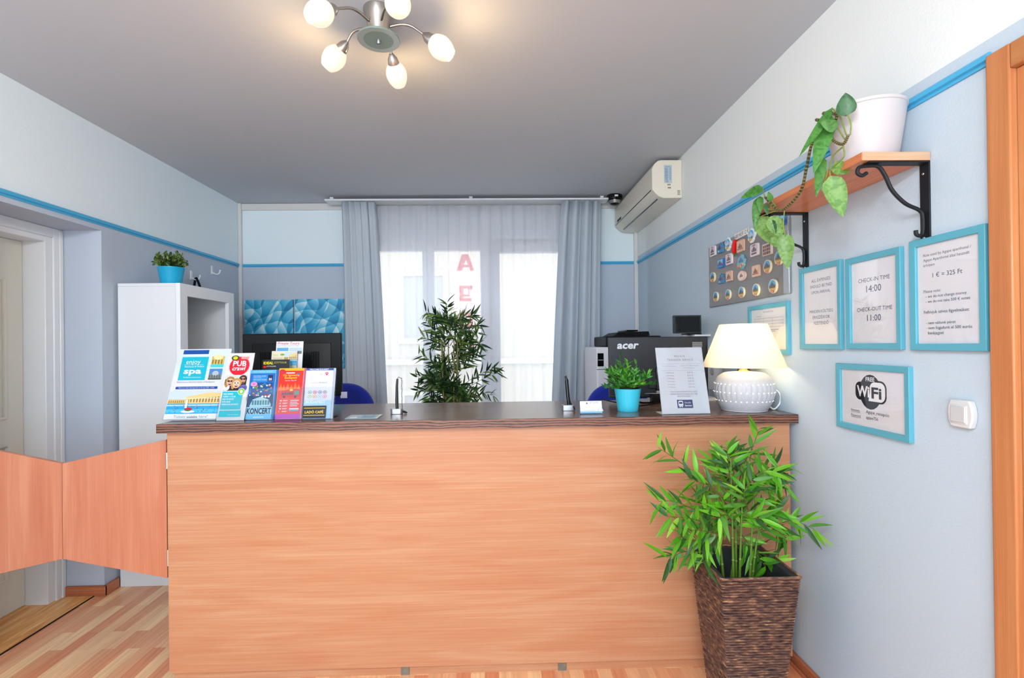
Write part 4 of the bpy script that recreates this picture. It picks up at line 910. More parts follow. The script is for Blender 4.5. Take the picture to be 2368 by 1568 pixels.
def p_spa(A, w_, h_):
    A.rect(.004, h_*.62, w_-.004, h_-.004, C(214, 226, 240)); A.rect(0.004, .03, w_-.004, h_*.62, C(224, 224, 230))
    A.rect(w_*.1, h_*.925, w_*.58, h_*.985, NAVY); A.rect(w_*.1, h_*.55, w_*.6, h_*.885, TEAL)
    A.text('enjoy', WHT, w_*.19, h_*.785, w=w_*.27); A.text('Széchenyi & Gellért', WHT, w_*.18, h_*.735, w=w_*.36); A.text('spa', WHT, w_*.18, h_*.645, w=w_*.33, h=h_*.085, bold=.03); A.text('budapest experience', WHT, w_*.2, h_*.585, w=w_*.32)
    A.rect(w_*.17, h_*.77, w_*.52, h_*.773, WHT)
    A.rect(w_*.66, h_*.73, w_*.9, h_*.89, C(210, 184, 110)); A.rect(w_*.66, h_*.73, w_*.9, h_*.775, C(90, 200, 206)); A.ell(w_*.78, h_*.88, w_*.09, h_*.04, C(236, 224, 176))
    for i in range(4): A.rect(w_*(.68+.055*i), h_*.78, w_*(.70+.055*i), h_*.84, C(120, 92, 50))
    A.rect(w_*.66, h_*.555, w_*.9, h_*.71, C(88, 140, 200)); A.rect(w_*.66, h_*.555, w_*.9, h_*.64, C(126, 132, 136)); A.ell(w_*.78, h_*.645, w_*.06, h_*.035, C(180, 190, 196)); A.rect(w_*.66, h_*.555, w_*.9, h_*.575, C(70, 84, 74))
    for i in range(5): A.rect(w_*(.675+.045*i), h_*.58, w_*(.69+.045*i), h_*.62, C(70, 76, 84))
    A.text('Experience thermal baths of Budapest', C(150, 156, 170), w_*.1, h_*.515, w=w_*.7); A.rect(w_*.1, h_*.425, w_*.87, h_*.46, NAVY); A.text('Welcome desk opening time at the spa 9:00 - 19:00', WHT, w_*.15, h_*.436, w=w_*.66)
    pool(A, .004, h_*.085, w_-.004, h_*.40)
    A.rect(.004, .004, w_-.004, h_*.085, C(226, 228, 230)); A.text('Tickets', C(120, 124, 132), w_*.19, h_*.028, w=w_*.21); A.text('available', C(90, 94, 104), w_*.43, h_*.028, w=w_*.19, bold=.02); A.text('here!', C(120, 124, 132), w_*.65, h_*.028, w=w_*.15)
t, Mx, w_, h_ = leaflet('poster', 'large spa ticket poster in a clear stand at the left end of the counter', (377, 973), (503, 972), 808, LEAN, p_spa)
holder('clear acrylic stand holding the spa poster', Mx, w_, h_, 0.02, name='sign_holder')
def p_pub(A, w_, h_):
    A.rect(.002, .002, w_-.002, h_-.002, C(226, 220, 218))
    A.ell(w_*.5, h_*.80, w_*.40, h_*.155, C(206, 206, 210)); A.ell(w_*.5, h_*.80, w_*.375, h_*.145, C(226, 40, 58))
    A.ell(w_*.3, h_*.925, w_*.15, h_*.04, C(60, 66, 50)); A.ell(w_*.3, h_*.925, w_*.09, h_*.026, C(206, 206, 50)); A.rect(w_*.52, h_*.905, w_*.82, h_*.945, C(238, 170, 170)); A.text('BUDAPEST', C(220, 60, 70), w_*.53, h_*.913, w=w_*.28)
    A.text('PUB', WHT, w_*.5, h_*.80, w=w_*.5, h=h_*.085, align='C', bold=.03); A.text('crawl', WHT, w_*.5, h_*.735, w=w_*.5, h=h_*.065, align='C', bold=.02, shear=.2)
    A.rect(w_*.06, h_*.43, w_*.86, h_*.665, C(40, 30, 32))
    A.rect(w_*.06, h_*.60, w_*.86, h_*.665, C(206, 214, 206)); A.ell(w_*.15, h_*.48, w_*.12, h_*.05, C(226, 226, 232)); A.ell(w_*.78, h_*.47, w_*.14, h_*.05, C(110, 110, 170))
    for cx, cy, r_, hc, sk in ((.72, .59, .12, C(52, 34, 30), C(206, 150, 126)), (.26, .56, .14, C(176, 132, 76), C(232, 186, 164)), (.51, .53, .15, C(196, 156, 92), C(236, 192, 168))):
        A.ell(w_*cx, h_*(cy+.012), w_*r_*1.25, h_*r_*.5, hc); A.ell(w_*(cx-.12), h_*(cy-.03), w_*.06, h_*.05, hc); A.ell(w_*cx, h_*(cy-.004), w_*r_*.86, h_*r_*.40, sk)
        A.ell(w_*cx, h_*(cy-.033), w_*.055, h_*.015, C(120, 30, 34)); A.rect(w_*(cx-.035), h_*(cy-.028), w_*(cx+.035), h_*(cy-.022), C(246, 244, 240)); A.ell(w_*cx, h_*(cy-.008), w_*.016, h_*.008, C(196, 140, 118))
        fc = C(240, 240, 246) if cx == .51 else C(60, 40, 44)
        for e_ in (-.055, .055): A.ell(w_*(cx+e_), h_*(cy+.012), w_*.05, h_*.014, fc); A.ell(w_*(cx+e_), h_*(cy+.012), w_*.034, h_*.009, C(70, 50, 86) if cx == .51 else C(24, 20, 24))
    A.rect(w_*.08, h_*.43, w_*.2, h_*.46, C(226, 226, 236)); A.rect(w_*.62, h_*.43, w_*.86, h_*.49, C(90, 90, 160))
    A.rect(w_*.06, h_*.155, w_*.8, h_*.415, C(30, 184, 200)); A.ell(w_*.74, h_*.415, w_*.13, h_*.05, WHT); A.ell(w_*.74, h_*.415, w_*.115, h_*.044, C(126, 200, 60)); A.ell(w_*.74, h_*.415, w_*.06, h_*.024, WHT)
    for i, s_ in enumerate(('FREE DRINKS', '4 BARS + 1 CLUB', 'FREE VIP ENTRY', 'FUN BUS', 'POWER HOUR AND SHOTS')): A.text(s_, WHT, w_*.1, h_*(.37-.038*i), w=w_*(.36, .46, .42, .3, .6)[i], h=h_*.022, bold=.02)
    A.rect(w_*.06, h_*.05, w_*.84, h_*.14, C(30, 184, 200)); A.text('BOOK NOW', C(206, 60, 130), w_*.4, h_*.105, w=w_*.24); A.text('ticket at the reception', WHT, w_*.38, h_*.075, w=w_*.4)
t, Mx, w_, h_ = leaflet('leaflet', 'tall white pub crawl leaflet with a round red badge', (500, 973), (564, 972), 817, LEAN, p_pub)
holder('clear pocket holding the pub crawl leaflet', Mx, w_, h_*.98, h_*.33, group='acrylic leaflet holders')
def p_boat(A, w_, h_):
    A.rect(.001, .001, w_-.001, h_-.001, C(42, 108, 184)); A.rect(0, h_*.93, w_, h_, C(104, 176, 222)); A.text('SIGHTSEEING BOATS', C(170, 214, 240), w_*.5, h_*.95, w=w_*.74, align='C')
    A.rect(w_*.12, h_*.76, w_*.9, h_*.90, C(66, 142, 210)); A.text('SIGHTSEEING CRUISES', WHT, w_*.16, h_*.865, w=w_*.46); A.text('downtown by day', WHT, w_*.16, h_*.835, w=w_*.3); A.text('RESTAURANT CRUISES', WHT, w_*.16, h_*.79, w=w_*.5)
    A.rect(w_*.7, h_*.765, w_*.9, h_*.895, C(24, 40, 90)); A.text('30', WHT, w_*.8, h_*.785, h=h_*.05, align='C', bold=.03)
    A.rect(w_*.1, h_*.5, w_*.93, h_*.74, C(34, 74, 140))
    for i in range(34): A.ell(w_*rnd.uniform(.15, .9), h_*rnd.uniform(.52, .73), w_*.04, h_*.016, rnd.choice((C(70, 140, 70), C(96, 170, 90), C(210, 120, 90), C(60, 130, 200), C(220, 214, 190))), 7)
    A.ell(w_*.2, h_*.71, w_*.13, h_*.05, C(216, 150, 190)); A.text('29', C(180, 70, 130), w_*.2, h_*.695, h=h_*.03, align='C', bold=.02)
    A.rect(.001, .001, w_-.001, h_*.5, C(28, 62, 104))
    for i in range(14): A.rect(w_*(.06+.065*i), h_*.475, w_*(.105+.065*i), h_*.497, rnd.choice((C(206, 60, 70), C(236, 236, 240), C(60, 80, 160))))
    A.poly([(w_*.12, h_*.28), (w_*.22, h_*.40), (w_*.5, h_*.45), (w_*.82, h_*.40), (w_*.93, h_*.30), (w_*.93, h_*.26), (w_*.12, h_*.24)], C(168, 200, 206))
    for i in range(7): A.rect(w_*(.2+.1*i), h_*.29, w_*(.27+.1*i), h_*.38, C(80, 130, 146))
    for i in range(3): A.ell(w_*(.58+.12*i), h_*.455, w_*.045, h_*.02, WHT)
    A.rect(.001, h_*.10, w_-.001, h_*.25, C(150, 196, 216)); A.text('KONCERT', C(22, 22, 40), w_*.5, h_*.115, w=w_*.92, h=h_*.12, align='C', bold=.03); A.rect(.001, .001, w_-.001, h_*.10, C(120, 186, 224)); A.rect(w_*.3, h_*.04, w_*.7, h_*.055, C(206, 230, 244))
def p_bus(A, w_, h_):
    A.rect(.001, .001, w_-.001, h_-.001, C(232, 52, 40)); A.rect(0, h_*.95, w_, h_, C(244, 176, 40)); A.ell(w_*.14, h_*.94, w_*.12, h_*.04, C(214, 60, 80))
    A.text('City Sightseeing', C(250, 196, 60), w_*.5, h_*.845, w=w_*.66, align='C', bold=.02); A.text('Budapest', C(250, 190, 60), w_*.5, h_*.79, w=w_*.5, align='C', bold=.02); A.text('Hop On - Hop Off', WHT, w_*.5, h_*.745, w=w_*.44, align='C', bold=.01); A.rect(w_*.3, h_*.895, w_*.64, h_*.915, WHT); A.ell(w_*.78, h_*.885, w_*.05, h_*.02, C(40, 120, 190))
    for x, y in ((.12, .1), (.25, .07), (.4, .11), (.55, .08), (.7, .12), (.84, .08)): A.poly([(w_*(x-.08), h_*.56), (w_*(x+.08), h_*.56), (w_*(x+.04), h_*(.58+y*.6)), (w_*x, h_*(.6+y)), (w_*(x-.04), h_*(.58+y*.6))], C(246, 126, 50))
    A.poly([(w_*.14, h_*.47), (w_*.2, h_*.55), (w_*.6, h_*.59), (w_*.9, h_*.58), (w_*.92, h_*.45), (w_*.7, h_*.425), (w_*.2, h_*.43)], C(206, 24, 30))
    for i in range(5): A.rect(w_*(.2+.09*i), h_*.475, w_*(.27+.09*i), h_*.515, C(60, 60, 66))
    A.rect(w_*.68, h_*.47, w_*.88, h_*.55, C(96, 136, 120)); A.rect(w_*.5, h_*.545, w_*.62, h_*.585, C(244, 196, 60))
    for x in (.3, .74): A.ell(w_*x, h_*.43, w_*.05, h_*.022, C(30, 28, 30))
    for i, s_ in enumerate(('48', '17', '50', '90', '1')):
        A.text(s_, WHT, w_*.14, h_*(.345-.052*i), h=h_*.03, bold=.03); A.rect(w_*.26, h_*(.36-.052*i), w_*.46, h_*(.368-.052*i), WHT); A.rect(w_*.26, h_*(.345-.052*i), w_*.42, h_*(.352-.052*i), C(246, 190, 180))
    for i in range(4): A.rect(w_*.56, h_*(.355-.035*i), w_*(.9-.05*(i % 2)), h_*(.368-.035*i), WHT)
    A.rect(w_*.55, h_*.185, w_*.92, h_*.21, WHT); A.rect(w_*.55, h_*.155, w_*.92, h_*.175, C(90, 170, 206)); A.rect(.001, .001, w_-.001, h_*.10, C(190, 56, 176))
def p_map(A, w_, h_):
    A.rect(.001, .001, w_-.001, h_-.001, C(222, 220, 226)); A.rect(0, h_*.955, w_, h_, C(62, 86, 150)); A.text('WELCOME BUDAPEST', WHT, w_*.12, h_*.963, w=w_*.7, bold=.02)
    A.text('MAP', C(206, 208, 220), w_*.5, h_*.86, w=w_*.2, bold=.02); A.ell(w_*.76, h_*.895, w_*.055, h_*.025, C(226, 60, 110)); A.poly([(w_*.715, h_*.885), (w_*.805, h_*.885), (w_*.76, h_*.845)], C(226, 60, 110)); A.ell(w_*.76, h_*.895, w_*.022, h_*.011, WHT)
    A.text('Central Market Hall', C(196, 120, 140), w_*.2, h_*.70, w=w_*.3); A.text('Budapest', C(90, 170, 190), w_*.52, h_*.70, w=w_*.28); A.text('BUDAPEST', C(214, 206, 216), w_*.25, h_*.63, w=w_*.44)
    for j, cs in enumerate(((C(90, 160, 150), C(214, 60, 90), C(80, 90, 170), C(130, 100, 110)), (C(160, 190, 90), C(236, 160, 90), C(150, 200, 226), C(236, 130, 160)))):
        for i, c_ in enumerate(cs): A.ell(w_*(.2+.18*i), h_*(.52-.085*j), w_*.07, h_*.032, c_, 14); A.ell(w_*(.2+.18*i), h_*(.52-.085*j), w_*.05, h_*.023, C(236, 232, 236), 14); A.ell(w_*(.2+.18*i), h_*(.52-.085*j), w_*.028, h_*.013, c_, 8)
    A.rect(.001, h_*.0, w_-.001, h_*.36, C(176, 206, 232)); A.text('BUDAPEST', C(226, 236, 246), w_*.08, h_*.30, w=w_*.7, bold=.02)
BX = [('blue boat tour leaflet with KONCERT lettering, right of the pub crawl one', 'clear pocket holding the boat tour leaflets', (567, 971), (632, 970), 856, p_boat, 'boat tour leaflets', C(70, 130, 200)),
      ('red bus tour leaflet with an orange skyline', 'clear pocket holding the red bus leaflets', (635, 970), (698, 969), 852, p_bus, 'bus tour leaflets', C(214, 120, 150)),
      ('pale city map leaflet at the right end of the rack', 'clear pocket holding the city map leaflets, right end of the rack', (699, 969), (768, 968), 852, p_map, 'city map leaflets', C(206, 214, 232))]
for lab, hlab, pl_, pr_, yt, fn, grp, ec in BX:
    t, Mx, w_, h_ = leaflet('leaflet', lab, pl_, (pr_[0]-4, pr_[1]), yt, rad(14), fn, group=grp)
    for k in (1, 2):
        Mk = Mx @ Matrix.Translation((.004*k, 0, -.0034*k))
        o = MB().box(0, w_, 0, h_+.001, -.002, 0, ec, Mk).build('leaflet', M_flyer, origin=Mk @ Vector((w_/2, 0, 0)))
        tag(o, 'leaflet tucked behind the front one of the '+grp, 'leaflet', grp)
    holder(hlab, Mx, w_+.008, h_*.97, h_*.62, .03, group='acrylic leaflet holders')
    if fn is p_map:
        Mk = Mx @ Matrix.Translation((0, 0, .0062))
        o = MB().box(.002, w_*.84, .002, h_*.25, 0, .0006, C(28, 28, 34), Mk).build('business_card', M_print, origin=Mk @ Vector((w_*.4, 0, 0)))
        tag(o, 'black cafe card with gold lines in the front of the map pocket', 'card'); A = Art(Mk, .0009)
        G = C(226, 186, 70); A.rect(w_*.05, h_*.20, w_*.80, h_*.21, G); A.rect(w_*.05, h_*.06, w_*.80, h_*.07, G); A.text('LADÓ CAFÉ', G, w_*.42, h_*.105, w=w_*.66, align='C', bold=.02); A.done('lettering', o)
def p_ideal(A, w_, h_):
    A.rect(0, 0, w_, h_, C(26, 28, 30)); A.text('IDEAL', C(246, 226, 40), w_*.05, h_*.905, w=w_*.36, bold=.04); A.text('CITYTOUR', C(214, 196, 90), w_*.43, h_*.92, w=w_*.46); A.rect(w_*.05, h_*.83, w_*.15, h_*.875, C(226, 60, 40)); A.text('CITYRAMA', WHT, w_*.17, h_*.85, w=w_*.34)
def p_priv(A, w_, h_):
    A.rect(0, 0, w_, h_, C(234, 234, 238)); A.text('Private Tours', C(206, 60, 70), w_*.05, h_*.945, w=w_*.8, shear=.15, bold=.01); A.text('ANYTIME & ANYWHERE', C(150, 156, 170), w_*.05, h_*.91, w=w_*.8)
    A.rect(w_*.04, h_*.78, w_*.46, h_*.89, C(110, 170, 220)); A.rect(w_*.04, h_*.78, w_*.46, h_*.82, C(60, 110, 170)); A.rect(w_*.5, h_*.78, w_*.96, h_*.89, C(190, 210, 226)); A.rect(w_*.5, h_*.78, w_*.96, h_*.83, C(120, 120, 116))
def p_bath(A, w_, h_):
    A.rect(0, 0, w_, h_, C(226, 222, 206)); A.rect(0, h_*.72, w_*.5, h_*.98, C(232, 224, 196)); A.text('Enjoy', C(206, 170, 120), w_*.06, h_*.91, w=w_*.2); A.text('Széchenyi', C(206, 170, 120), w_*.06, h_*.85, w=w_*.36); A.ell(w_*.42, h_*.93, w_*.09, h_*.02, C(120, 180, 80)); pool(A, w_*.5, h_*.72, w_, h_*.98)
leaflet('leaflet', 'private tours leaflet standing highest at the back of the rack', (612, 963), (678, 962), 790, rad(10), p_priv, back=.085, raise_=.07)
leaflet('leaflet', 'pale spa leaflet in front of the private tours one', (606, 963), (668, 962), 812, rad(10), p_bath, back=.065, raise_=.05)
t, Mx, w_, h_ = leaflet('leaflet', 'black city tour leaflet with yellow lettering behind the boat leaflet', (588, 965), (654, 964), 832, rad(10), p_ideal, back=.045, raise_=.03)
t = thing('leaflet_holder', 'tiered clear holder behind the rack carrying the black and private tours leaflets', 'leaflet holder', Mx @ Vector((w_/2, .0, 0)), group='acrylic leaflet holders')
b0 = Mx @ Vector((0, 0, 0)); X0, X1, Y0 = b0.x-.004, b0.x+w_+.022, b0.y
for i, (dy, hz) in enumerate(((-.006, .21), (.016, .25), (.036, .29), (.052, .32))): MB().box(X0, X1, Y0+dy+.0, Y0+dy+.002, CT+.0005, CT+hz-.06, None, None).build('tier_plate', M_acry, t, world=True)
for x in (X0-.002, X1): MB().box(x, x+.002, Y0-.006, Y0+.056, CT+.0005, CT+.22).build('side_plate', M_acry, t, world=True)
# flat leaflet
a, b, c, d = onZ(797, 969, CT+.001), onZ(872, 968, CT+.001), onZ(886, 959, CT+.001), onZ(812, 960, CT+.001)
mb = MB().add([a, b, c, d, *(p+Vector((0, 0, .0012)) for p in (a, b, c, d))], [(0, 1, 2, 3), (4, 5, 6, 7), (0, 1, 5, 4), (1, 2, 6, 5), (2, 3, 7, 6), (3, 0, 4, 7)], C(176, 196, 206))
t = tag(mb.build('leaflet', M_printg, origin=a), 'grey blue laminated card lying flat on the counter near the pen stand', 'leaflet')
A = Art(plane_matrix(a+Vector((0, 0, .0013)), b-a, d-a), .0002); L1 = (b-a).length; L2 = (d-a).length
A.rect(L1*.12, L2*.12, L1*.34, L2*.4, C(226, 232, 236)); A.rect(L1*.45, L2*.2, L1*.85, L2*.8, C(126, 160, 184)); A.rect(L1*.95, 0, L1*.995, L2, C(232, 226, 200)); A.done('printed_front', t)
# pen stands
P_ = onZ(918, 957, CT)
t = thing('pen_stand', 'silver pen stand with a chained black pen, left of the bamboo', 'pen stand', P_)
MB().prism(rrect(-.028, -.02, .028, .02, .012), 0, .026).build('base', M_silver, t, bevel=.002)
MB().tube([(.001, 0, .022), (.0, 0, .06), (.001, .0, .13), (.004, 0, .166)], [.0072, .0074, .006, .005], 10).build('pen', M_blackg, t)
ch = MB()
for k in range(24):
    z_ = .022+k*.0063; ch.lathe([(0, -.003), (.003, 0), (0, .003)], 6, None, Matrix.Translation((.024+.0006*math.sin(k), .002, z_)))
ch.tube(smooth([(.004, 0, .166), (.01, 0, .174), (.02, .001, .168), (.024, .002, .17)], 4), .0012, 6).tube(smooth([(.028, 0, .012), (.036, -.004, .012), (.048, -.006, .006), (.04, -.002, .004), (.03, 0, .008)], 4), .003, 6)
ch.build('chain', M_iron, t)
P_ = onZ(1314, 949, CT)
t = thing('pen_stand', 'silver and black pen stand with a slanted black pen, left of the card holder', 'pen stand', P_)
MB().prism(rrect(-.032, -.02, .032, .02, .012), 0, .028).build('base', M_silver, t, bevel=.002)
MB().lathe([(0, .0281), (.012, .0281), (.012, .029), (0, .029)], 16, None, Matrix.Translation((-.008, 0, 0))).build('pen_hole', M_blackg, t)
MB().tube(smooth([(.004, 0, .022), (-.002, 0, .08), (-.006, 0, .14), (-.006, .0, .15), (-.012, 0, .168)], 4), [.008]*9+[.0065]*4+[.005]*4, 10).build('pen', M_blackg, t)
MB().tube(smooth([(-.001, -.004, .15), (.002, -.006, .1), (.006, -.01, .05), (.014, -.014, .03), (.026, -.02, .014), (.028, -.02, .006)], 4), .003, 7).build('cord', M_black, t)
# business card holder
Mx, w_, a = stand_plane((1342, 957), (1394, 956), rad(16))
t = thing('card_holder', 'small clear holder of white business cards beside the green plant', 'card holder', Mx @ Vector((w_/2, 0, 0)))
MB().box(0, w_, -.001, .058, -.012, -.010, None, Mx).box(0, w_, -.001, .018, .0, .002, None, Mx).box(0, w_, -.001, .0015, -.012, .002, None, Mx).build('stand', M_acry, t, world=True)
Mk = Mx @ Matrix.Translation((.002, .002, -.002))
for k in range(3):
    o = MB().box(0, w_-.004, 0, .056, -.0009, 0, C(238, 236, 240), Mk @ Matrix.Translation((0, 0, -.0022*k))).build('business_card', M_print, origin=Mk @ Vector((0, 0, -.0022*k)))
    tag(o, 'white business card at the front of the clear card holder' if k == 0 else 'white business card hidden behind the front card in the holder', 'card', 'business cards in the holder')
    if k == 0:
        A = Art(Mk, .0002); A.text('AGAPE', C(120, 124, 150), w_*.62, .044, w=w_*.4, align='C'); A.ell(w_*.3, .046, .004, .004, C(70, 90, 160), 8); A.text('APART HOTEL', C(226, 170, 170), w_*.45, .03, w=w_*.5, align='C'); A.text('A', C(206, 210, 226), w_*.75, .010, h=.028, bold=.02); A.rect(w_*.15, .012, w_*.65, .0135, C(190, 190, 206)); A.rect(0, 0, w_-.004, .008, C(120, 190, 236)); A.done('printed_front', o)
# turquoise pot with grass-like plant
P_ = onZ(1452, 950, CT); P_.z = CT
t = thing('potted_plant', 'bright green leafy plant in a turquoise pot on the counter', 'plant', P_)
kpx = P_.y/FPX
MB().lathe([(0, 0), (.046, 0), (.048, .003), (.05, .022), (.062, .104), (.0625, .107), (.0595, .107), (.056, .09), (0, .088)], 40).build('pot', M_turq, t)
MB().lathe([(.05, .09), (.055, .092), (.056, .112), (.05, .112), (.046, .1), (0, .1)], 30).build('inner_pot', M_black, t)
fol = MB(); stm = MB()
for k in range(58):
    th = rnd.uniform(0, 2*PI); sp = rnd.uniform(0, 1)**.7
    d = Vector((math.cos(th)*sp, math.sin(th)*sp, rnd.uniform(.55, 1.1))); d.normalize(); L = rnd.uniform(.11, .17)*(1-.12*sp)
    b0 = Vector((math.cos(th)*.03*rnd.random(), math.sin(th)*.03*rnd.random(), .1)); pts = [b0+d*L*t_-Vector((0, 0, .05*sp*t_*t_)) for t_ in (0, .35, .7, 1)]
    stm.tube(pts, [.0014, .0012, .001, .0006], 5, C(70, 130, 40)); col = rnd.choice((C(70, 150, 30), C(46, 116, 30), C(104, 180, 50), C(84, 156, 70)))
    for j in range(11):
        t_ = .22+.78*j/10; i0 = min(2, int(t_*3)); f_ = t_*3-i0; p = pts[i0].lerp(pts[i0+1], min(1, f_))
        dd_ = (d*.9+rdir(-.6)*.75).normalized(); leaf(fol, p, dd_, rdir(0), rnd.uniform(.024, .036), .009, jit(col, .22), .15, .2, 'bamboo', 4)
fol.build('foliage', M_leaf, t, fix=False, sharp=180); stm.build('stem', M_leaf, t)
# transfer service sign
Mx, w_, a = stand_plane((1531, 958), (1645, 957), rad(17))
h_ = lean_len(Mx @ Vector((0, 0, 0)), rad(17), 804)
t = thing('sign_holder', 'slanted clear acrylic sign stand between the turquoise pot and the lamp', 'sign holder', Mx @ Vector((w_/2, 0, 0)))
MB().box(0, w_, 0, h_, -.0045, -.003, None, Mx).box(0, w_, 0, h_, .0008, .002, None, Mx).build('slanted_face', M_acry, t, world=True)
p0 = Mx @ Vector((0, 0, 0)); MB().box(p0.x, p0.x+w_, p0.y+.004, p0.y+.085, CT+.0003, CT+.0018).build('foot', mat('acrylic_edge', C(226, 222, 206), .2), t, world=True)
o = MB().box(.001, w_-.001, .001, h_-.001, -.0028, .0, C(222, 221, 227), Mx).build('paper_sheet', M_flyer, origin=Mx @ Vector((w_/2, 0, 0)))
tag(o, 'white private transfer service notice in the slanted sign stand', 'notice'); A = Art(Mx, .0002); g = C(150, 146, 156); g2 = C(186, 182, 192)
A.text('Dear guest', g2, w_*.5, h_*.935, w=w_*.1, align='C'); A.text('PRIVATE', g, w_*.5, h_*.845, w=w_*.23, align='C'); A.text('TRANSFER SERVICE', g, w_*.5, h_*.79, w=w_*.55, align='C')
A.text('No. of passengers', g2, w_*.12, h_*.705, w=w_*.28); A.text('AIRPORT TRANSFER', g2, w_*.5, h_*.705, w=w_*.37); A.text('Rates/vehicle/way', g2, w_*.55, h_*.675, w=w_*.24); A.rect(w_*.06, h_*.64, w_*.9, h_*.643, g2); A.rect(w_*.06, h_*.745, w_*.9, h_*.748, g2)
for i, (s1, s2) in enumerate((('1-4 People', 'EUR 35'), ('5-6 People', 'EUR 45'), ('7-8 People', 'EUR 55'), ('9-12 People', 'EUR 90'), ('13-16 People', 'EUR 120'), ('17-19 People', 'EUR 140'))): A.text(s1, g, w_*.18, h_*(.6-.043*i), w=w_*.16); A.text(s2, g, w_*.62, h_*(.6-.043*i), w=w_*.12)
for i, s_ in enumerate(('FOR MORE INFORMATION AND', 'RESERVATION PLEASE ASK THE', 'RECEPTIONIST')): A.text(s_, g, w_*.5, h_*(.315-.035*i), w=w_*(.56, .56, .28)[i], align='C')
x0, y0, x1, y1 = w_*.335, h_*.085, w_*.655, h_*.205; NB = C(58, 74, 112); A.rect(x0, y0, x1, y1, NB); bw_, bh_ = x1-x0, y1-y0
A.poly([(x0+bw_*(.08+.3*x), y0+bh_*(.12+.76*y)) for x, y in rrect(0, .1, 1, 1, .22)], WHT); A.rect(x0+bw_*.12, y0+bh_*.5, x0+bw_*.34, y0+bh_*.74, NB)
for x in (.13, .27): A.ell(x0+bw_*(x+.025), y0+bh_*.3, bw_*.03, bh_*.05, NB, 8); A.rect(x0+bw_*x, y0+bh_*.1, x0+bw_*(x+.06), y0+bh_*.2, WHT)
A.text('Shuttle', WHT, x0+bw_*.48, y0+bh_*.56, w=bw_*.42, bold=.02); A.text('Service', WHT, x0+bw_*.48, y0+bh_*.2, w=bw_*.44, bold=.02); A.done('printed_front', o, M_flyer)
# table lamp
LP = Vector((onY(1721, 900, 2.32).x-.002, 2.32, CT))
t = thing('table_lamp', 'lit table lamp with cream cone shade and round white pierced ceramic base', 'lamp', LP)
bz = [(0, 0), (.09, 0), (.102, .008), (.122, .045), (.133, .085), (.132, .115), (.122, .145), (.104, .166), (.08, .178), (.03, .182), (0, .182)]
bp = smooth([(r_, 0, z_) for r_, z_ in bz], 5); bp = [(max(0, p.x), p.z) for p in bp]; bp[0] = (0, 0); bp[-1] = (0, .182)
def ribs(th, z):
    k = max(0, min(1, (z-.045)/.03))*max(0, min(1, (.15-z)/.03)); return 1+.009*k*math.cos(34*th)
bs = MB().lathe(bp, 204, None, None, ribs).build('ceramic_base', mat('speckled_ceramic', C(188, 188, 194), .55, var=.07, vscale=150), t)
hl = MB()
for z_, n_ in ((.128, 34), (.090, 34), (.050, 34)):
    rr = next(r0+(r1-r0)*(z_-z0)/(z1-z0) for (r0, z0), (r1, z1) in zip(bp, bp[1:]) if z1 >= z_ > z0)
    for k in range(n_):
        th = 2*PI*(k+.5)/n_; hl.lathe([(.0024, 0), (.002, .0010), (0, .0014)], 8, None, axis_matrix((rr*.999*math.cos(th), rr*.999*math.sin(th), z_), (math.cos(th), math.sin(th), .0)))
hl.build('lit_holes', mat('glowing_hole', (1, 1, 1, 1), .5, emis=(1, .86, .62, 1), estr=1.3), bs)
MB().lathe([(0, .181), (.028, .181), (.016, .19), (.014, .225), (.018, .24), (.018, .27), (0, .27)], 20).build('neck', mat('gold_neck', C(226, 180, 90), .35, metal=.4), t)
s0, s1 = .2045, .405
M_sh = mat_cloth('cream_shade_cloth', C(252, 246, 230), 0, 0.55)
MB().lathe([(.183, s0), (.104, s1), (.1025, s1), (.1815, s0)], 56).build('lamp_shade', M_sh, t)
ring = MB().lathe([(.104, s1-.004), (.016, s1-.05), (.016, s1-.054), (.104, s1-.008)], 3); ring.build('shade_carrier', M_steel, t)
MB().lathe([(0, .27), (.014, .272), (.02, .29), (.03, .315), (.026, .34), (0, .352)], 20).build('light_bulb', mat('glowing_bulb', (1, 1, 1, 1)), t)
bulb('table_lamp_light', LP+Vector((0, 0, .31)), 2.6, (1, .83, .58), .045)
MB().tube(smooth([(.125, .01, .1), (.145, -.01, .096), (.162, -.02, .07), (.158, -.02, .03), (.135, -.02, .006), (.118, -.02, .012), (.112, -.01, .024)], 6), .0035, 8).build('cord', M_white, t)
# brochure leaning on the wall behind the lamp
P_ = Vector((onY(1790, 945, 2.535).x-.10, 2.535, CT+.001)); lean_r = rad(13)
Mx = Matrix.Translation(P_) @ Matrix.Rotation(rad(20), 4, 'Z') @ Matrix.Rotation(rad(9), 4, 'Y') @ Matrix.Rotation(-rad(12), 4, 'X')
Mp = Mx @ Matrix(((1, 0, 0, 0), (0, 0, -1, 0), (0, 1, 0, 0), (0, 0, 0, 1)))
o = MB().box(-.1, .1, .012, .245, -.004, 0, C(60, 70, 84), Mp).build('leaflet', M_print, origin=P_); tag(o, 'grey city brochure leaning behind the lamp base', 'leaflet')
A = Art(Mp, .0003); A.rect(-.097, .014, .097, .242, C(204, 200, 196)); A.poly([(.02, .242), (.097, .242), (.097, .18)], C(100, 120, 176))
for i in range(7):
    for j in range(9): A.rect(-.09+i*.027, .04+j*.019, -.075+i*.027, .05+j*.019, jit(C(140, 112, 84), .3))
A.rect(.055, .22, .085, .228, C(196, 70, 90)); A.done('printed_front', o)
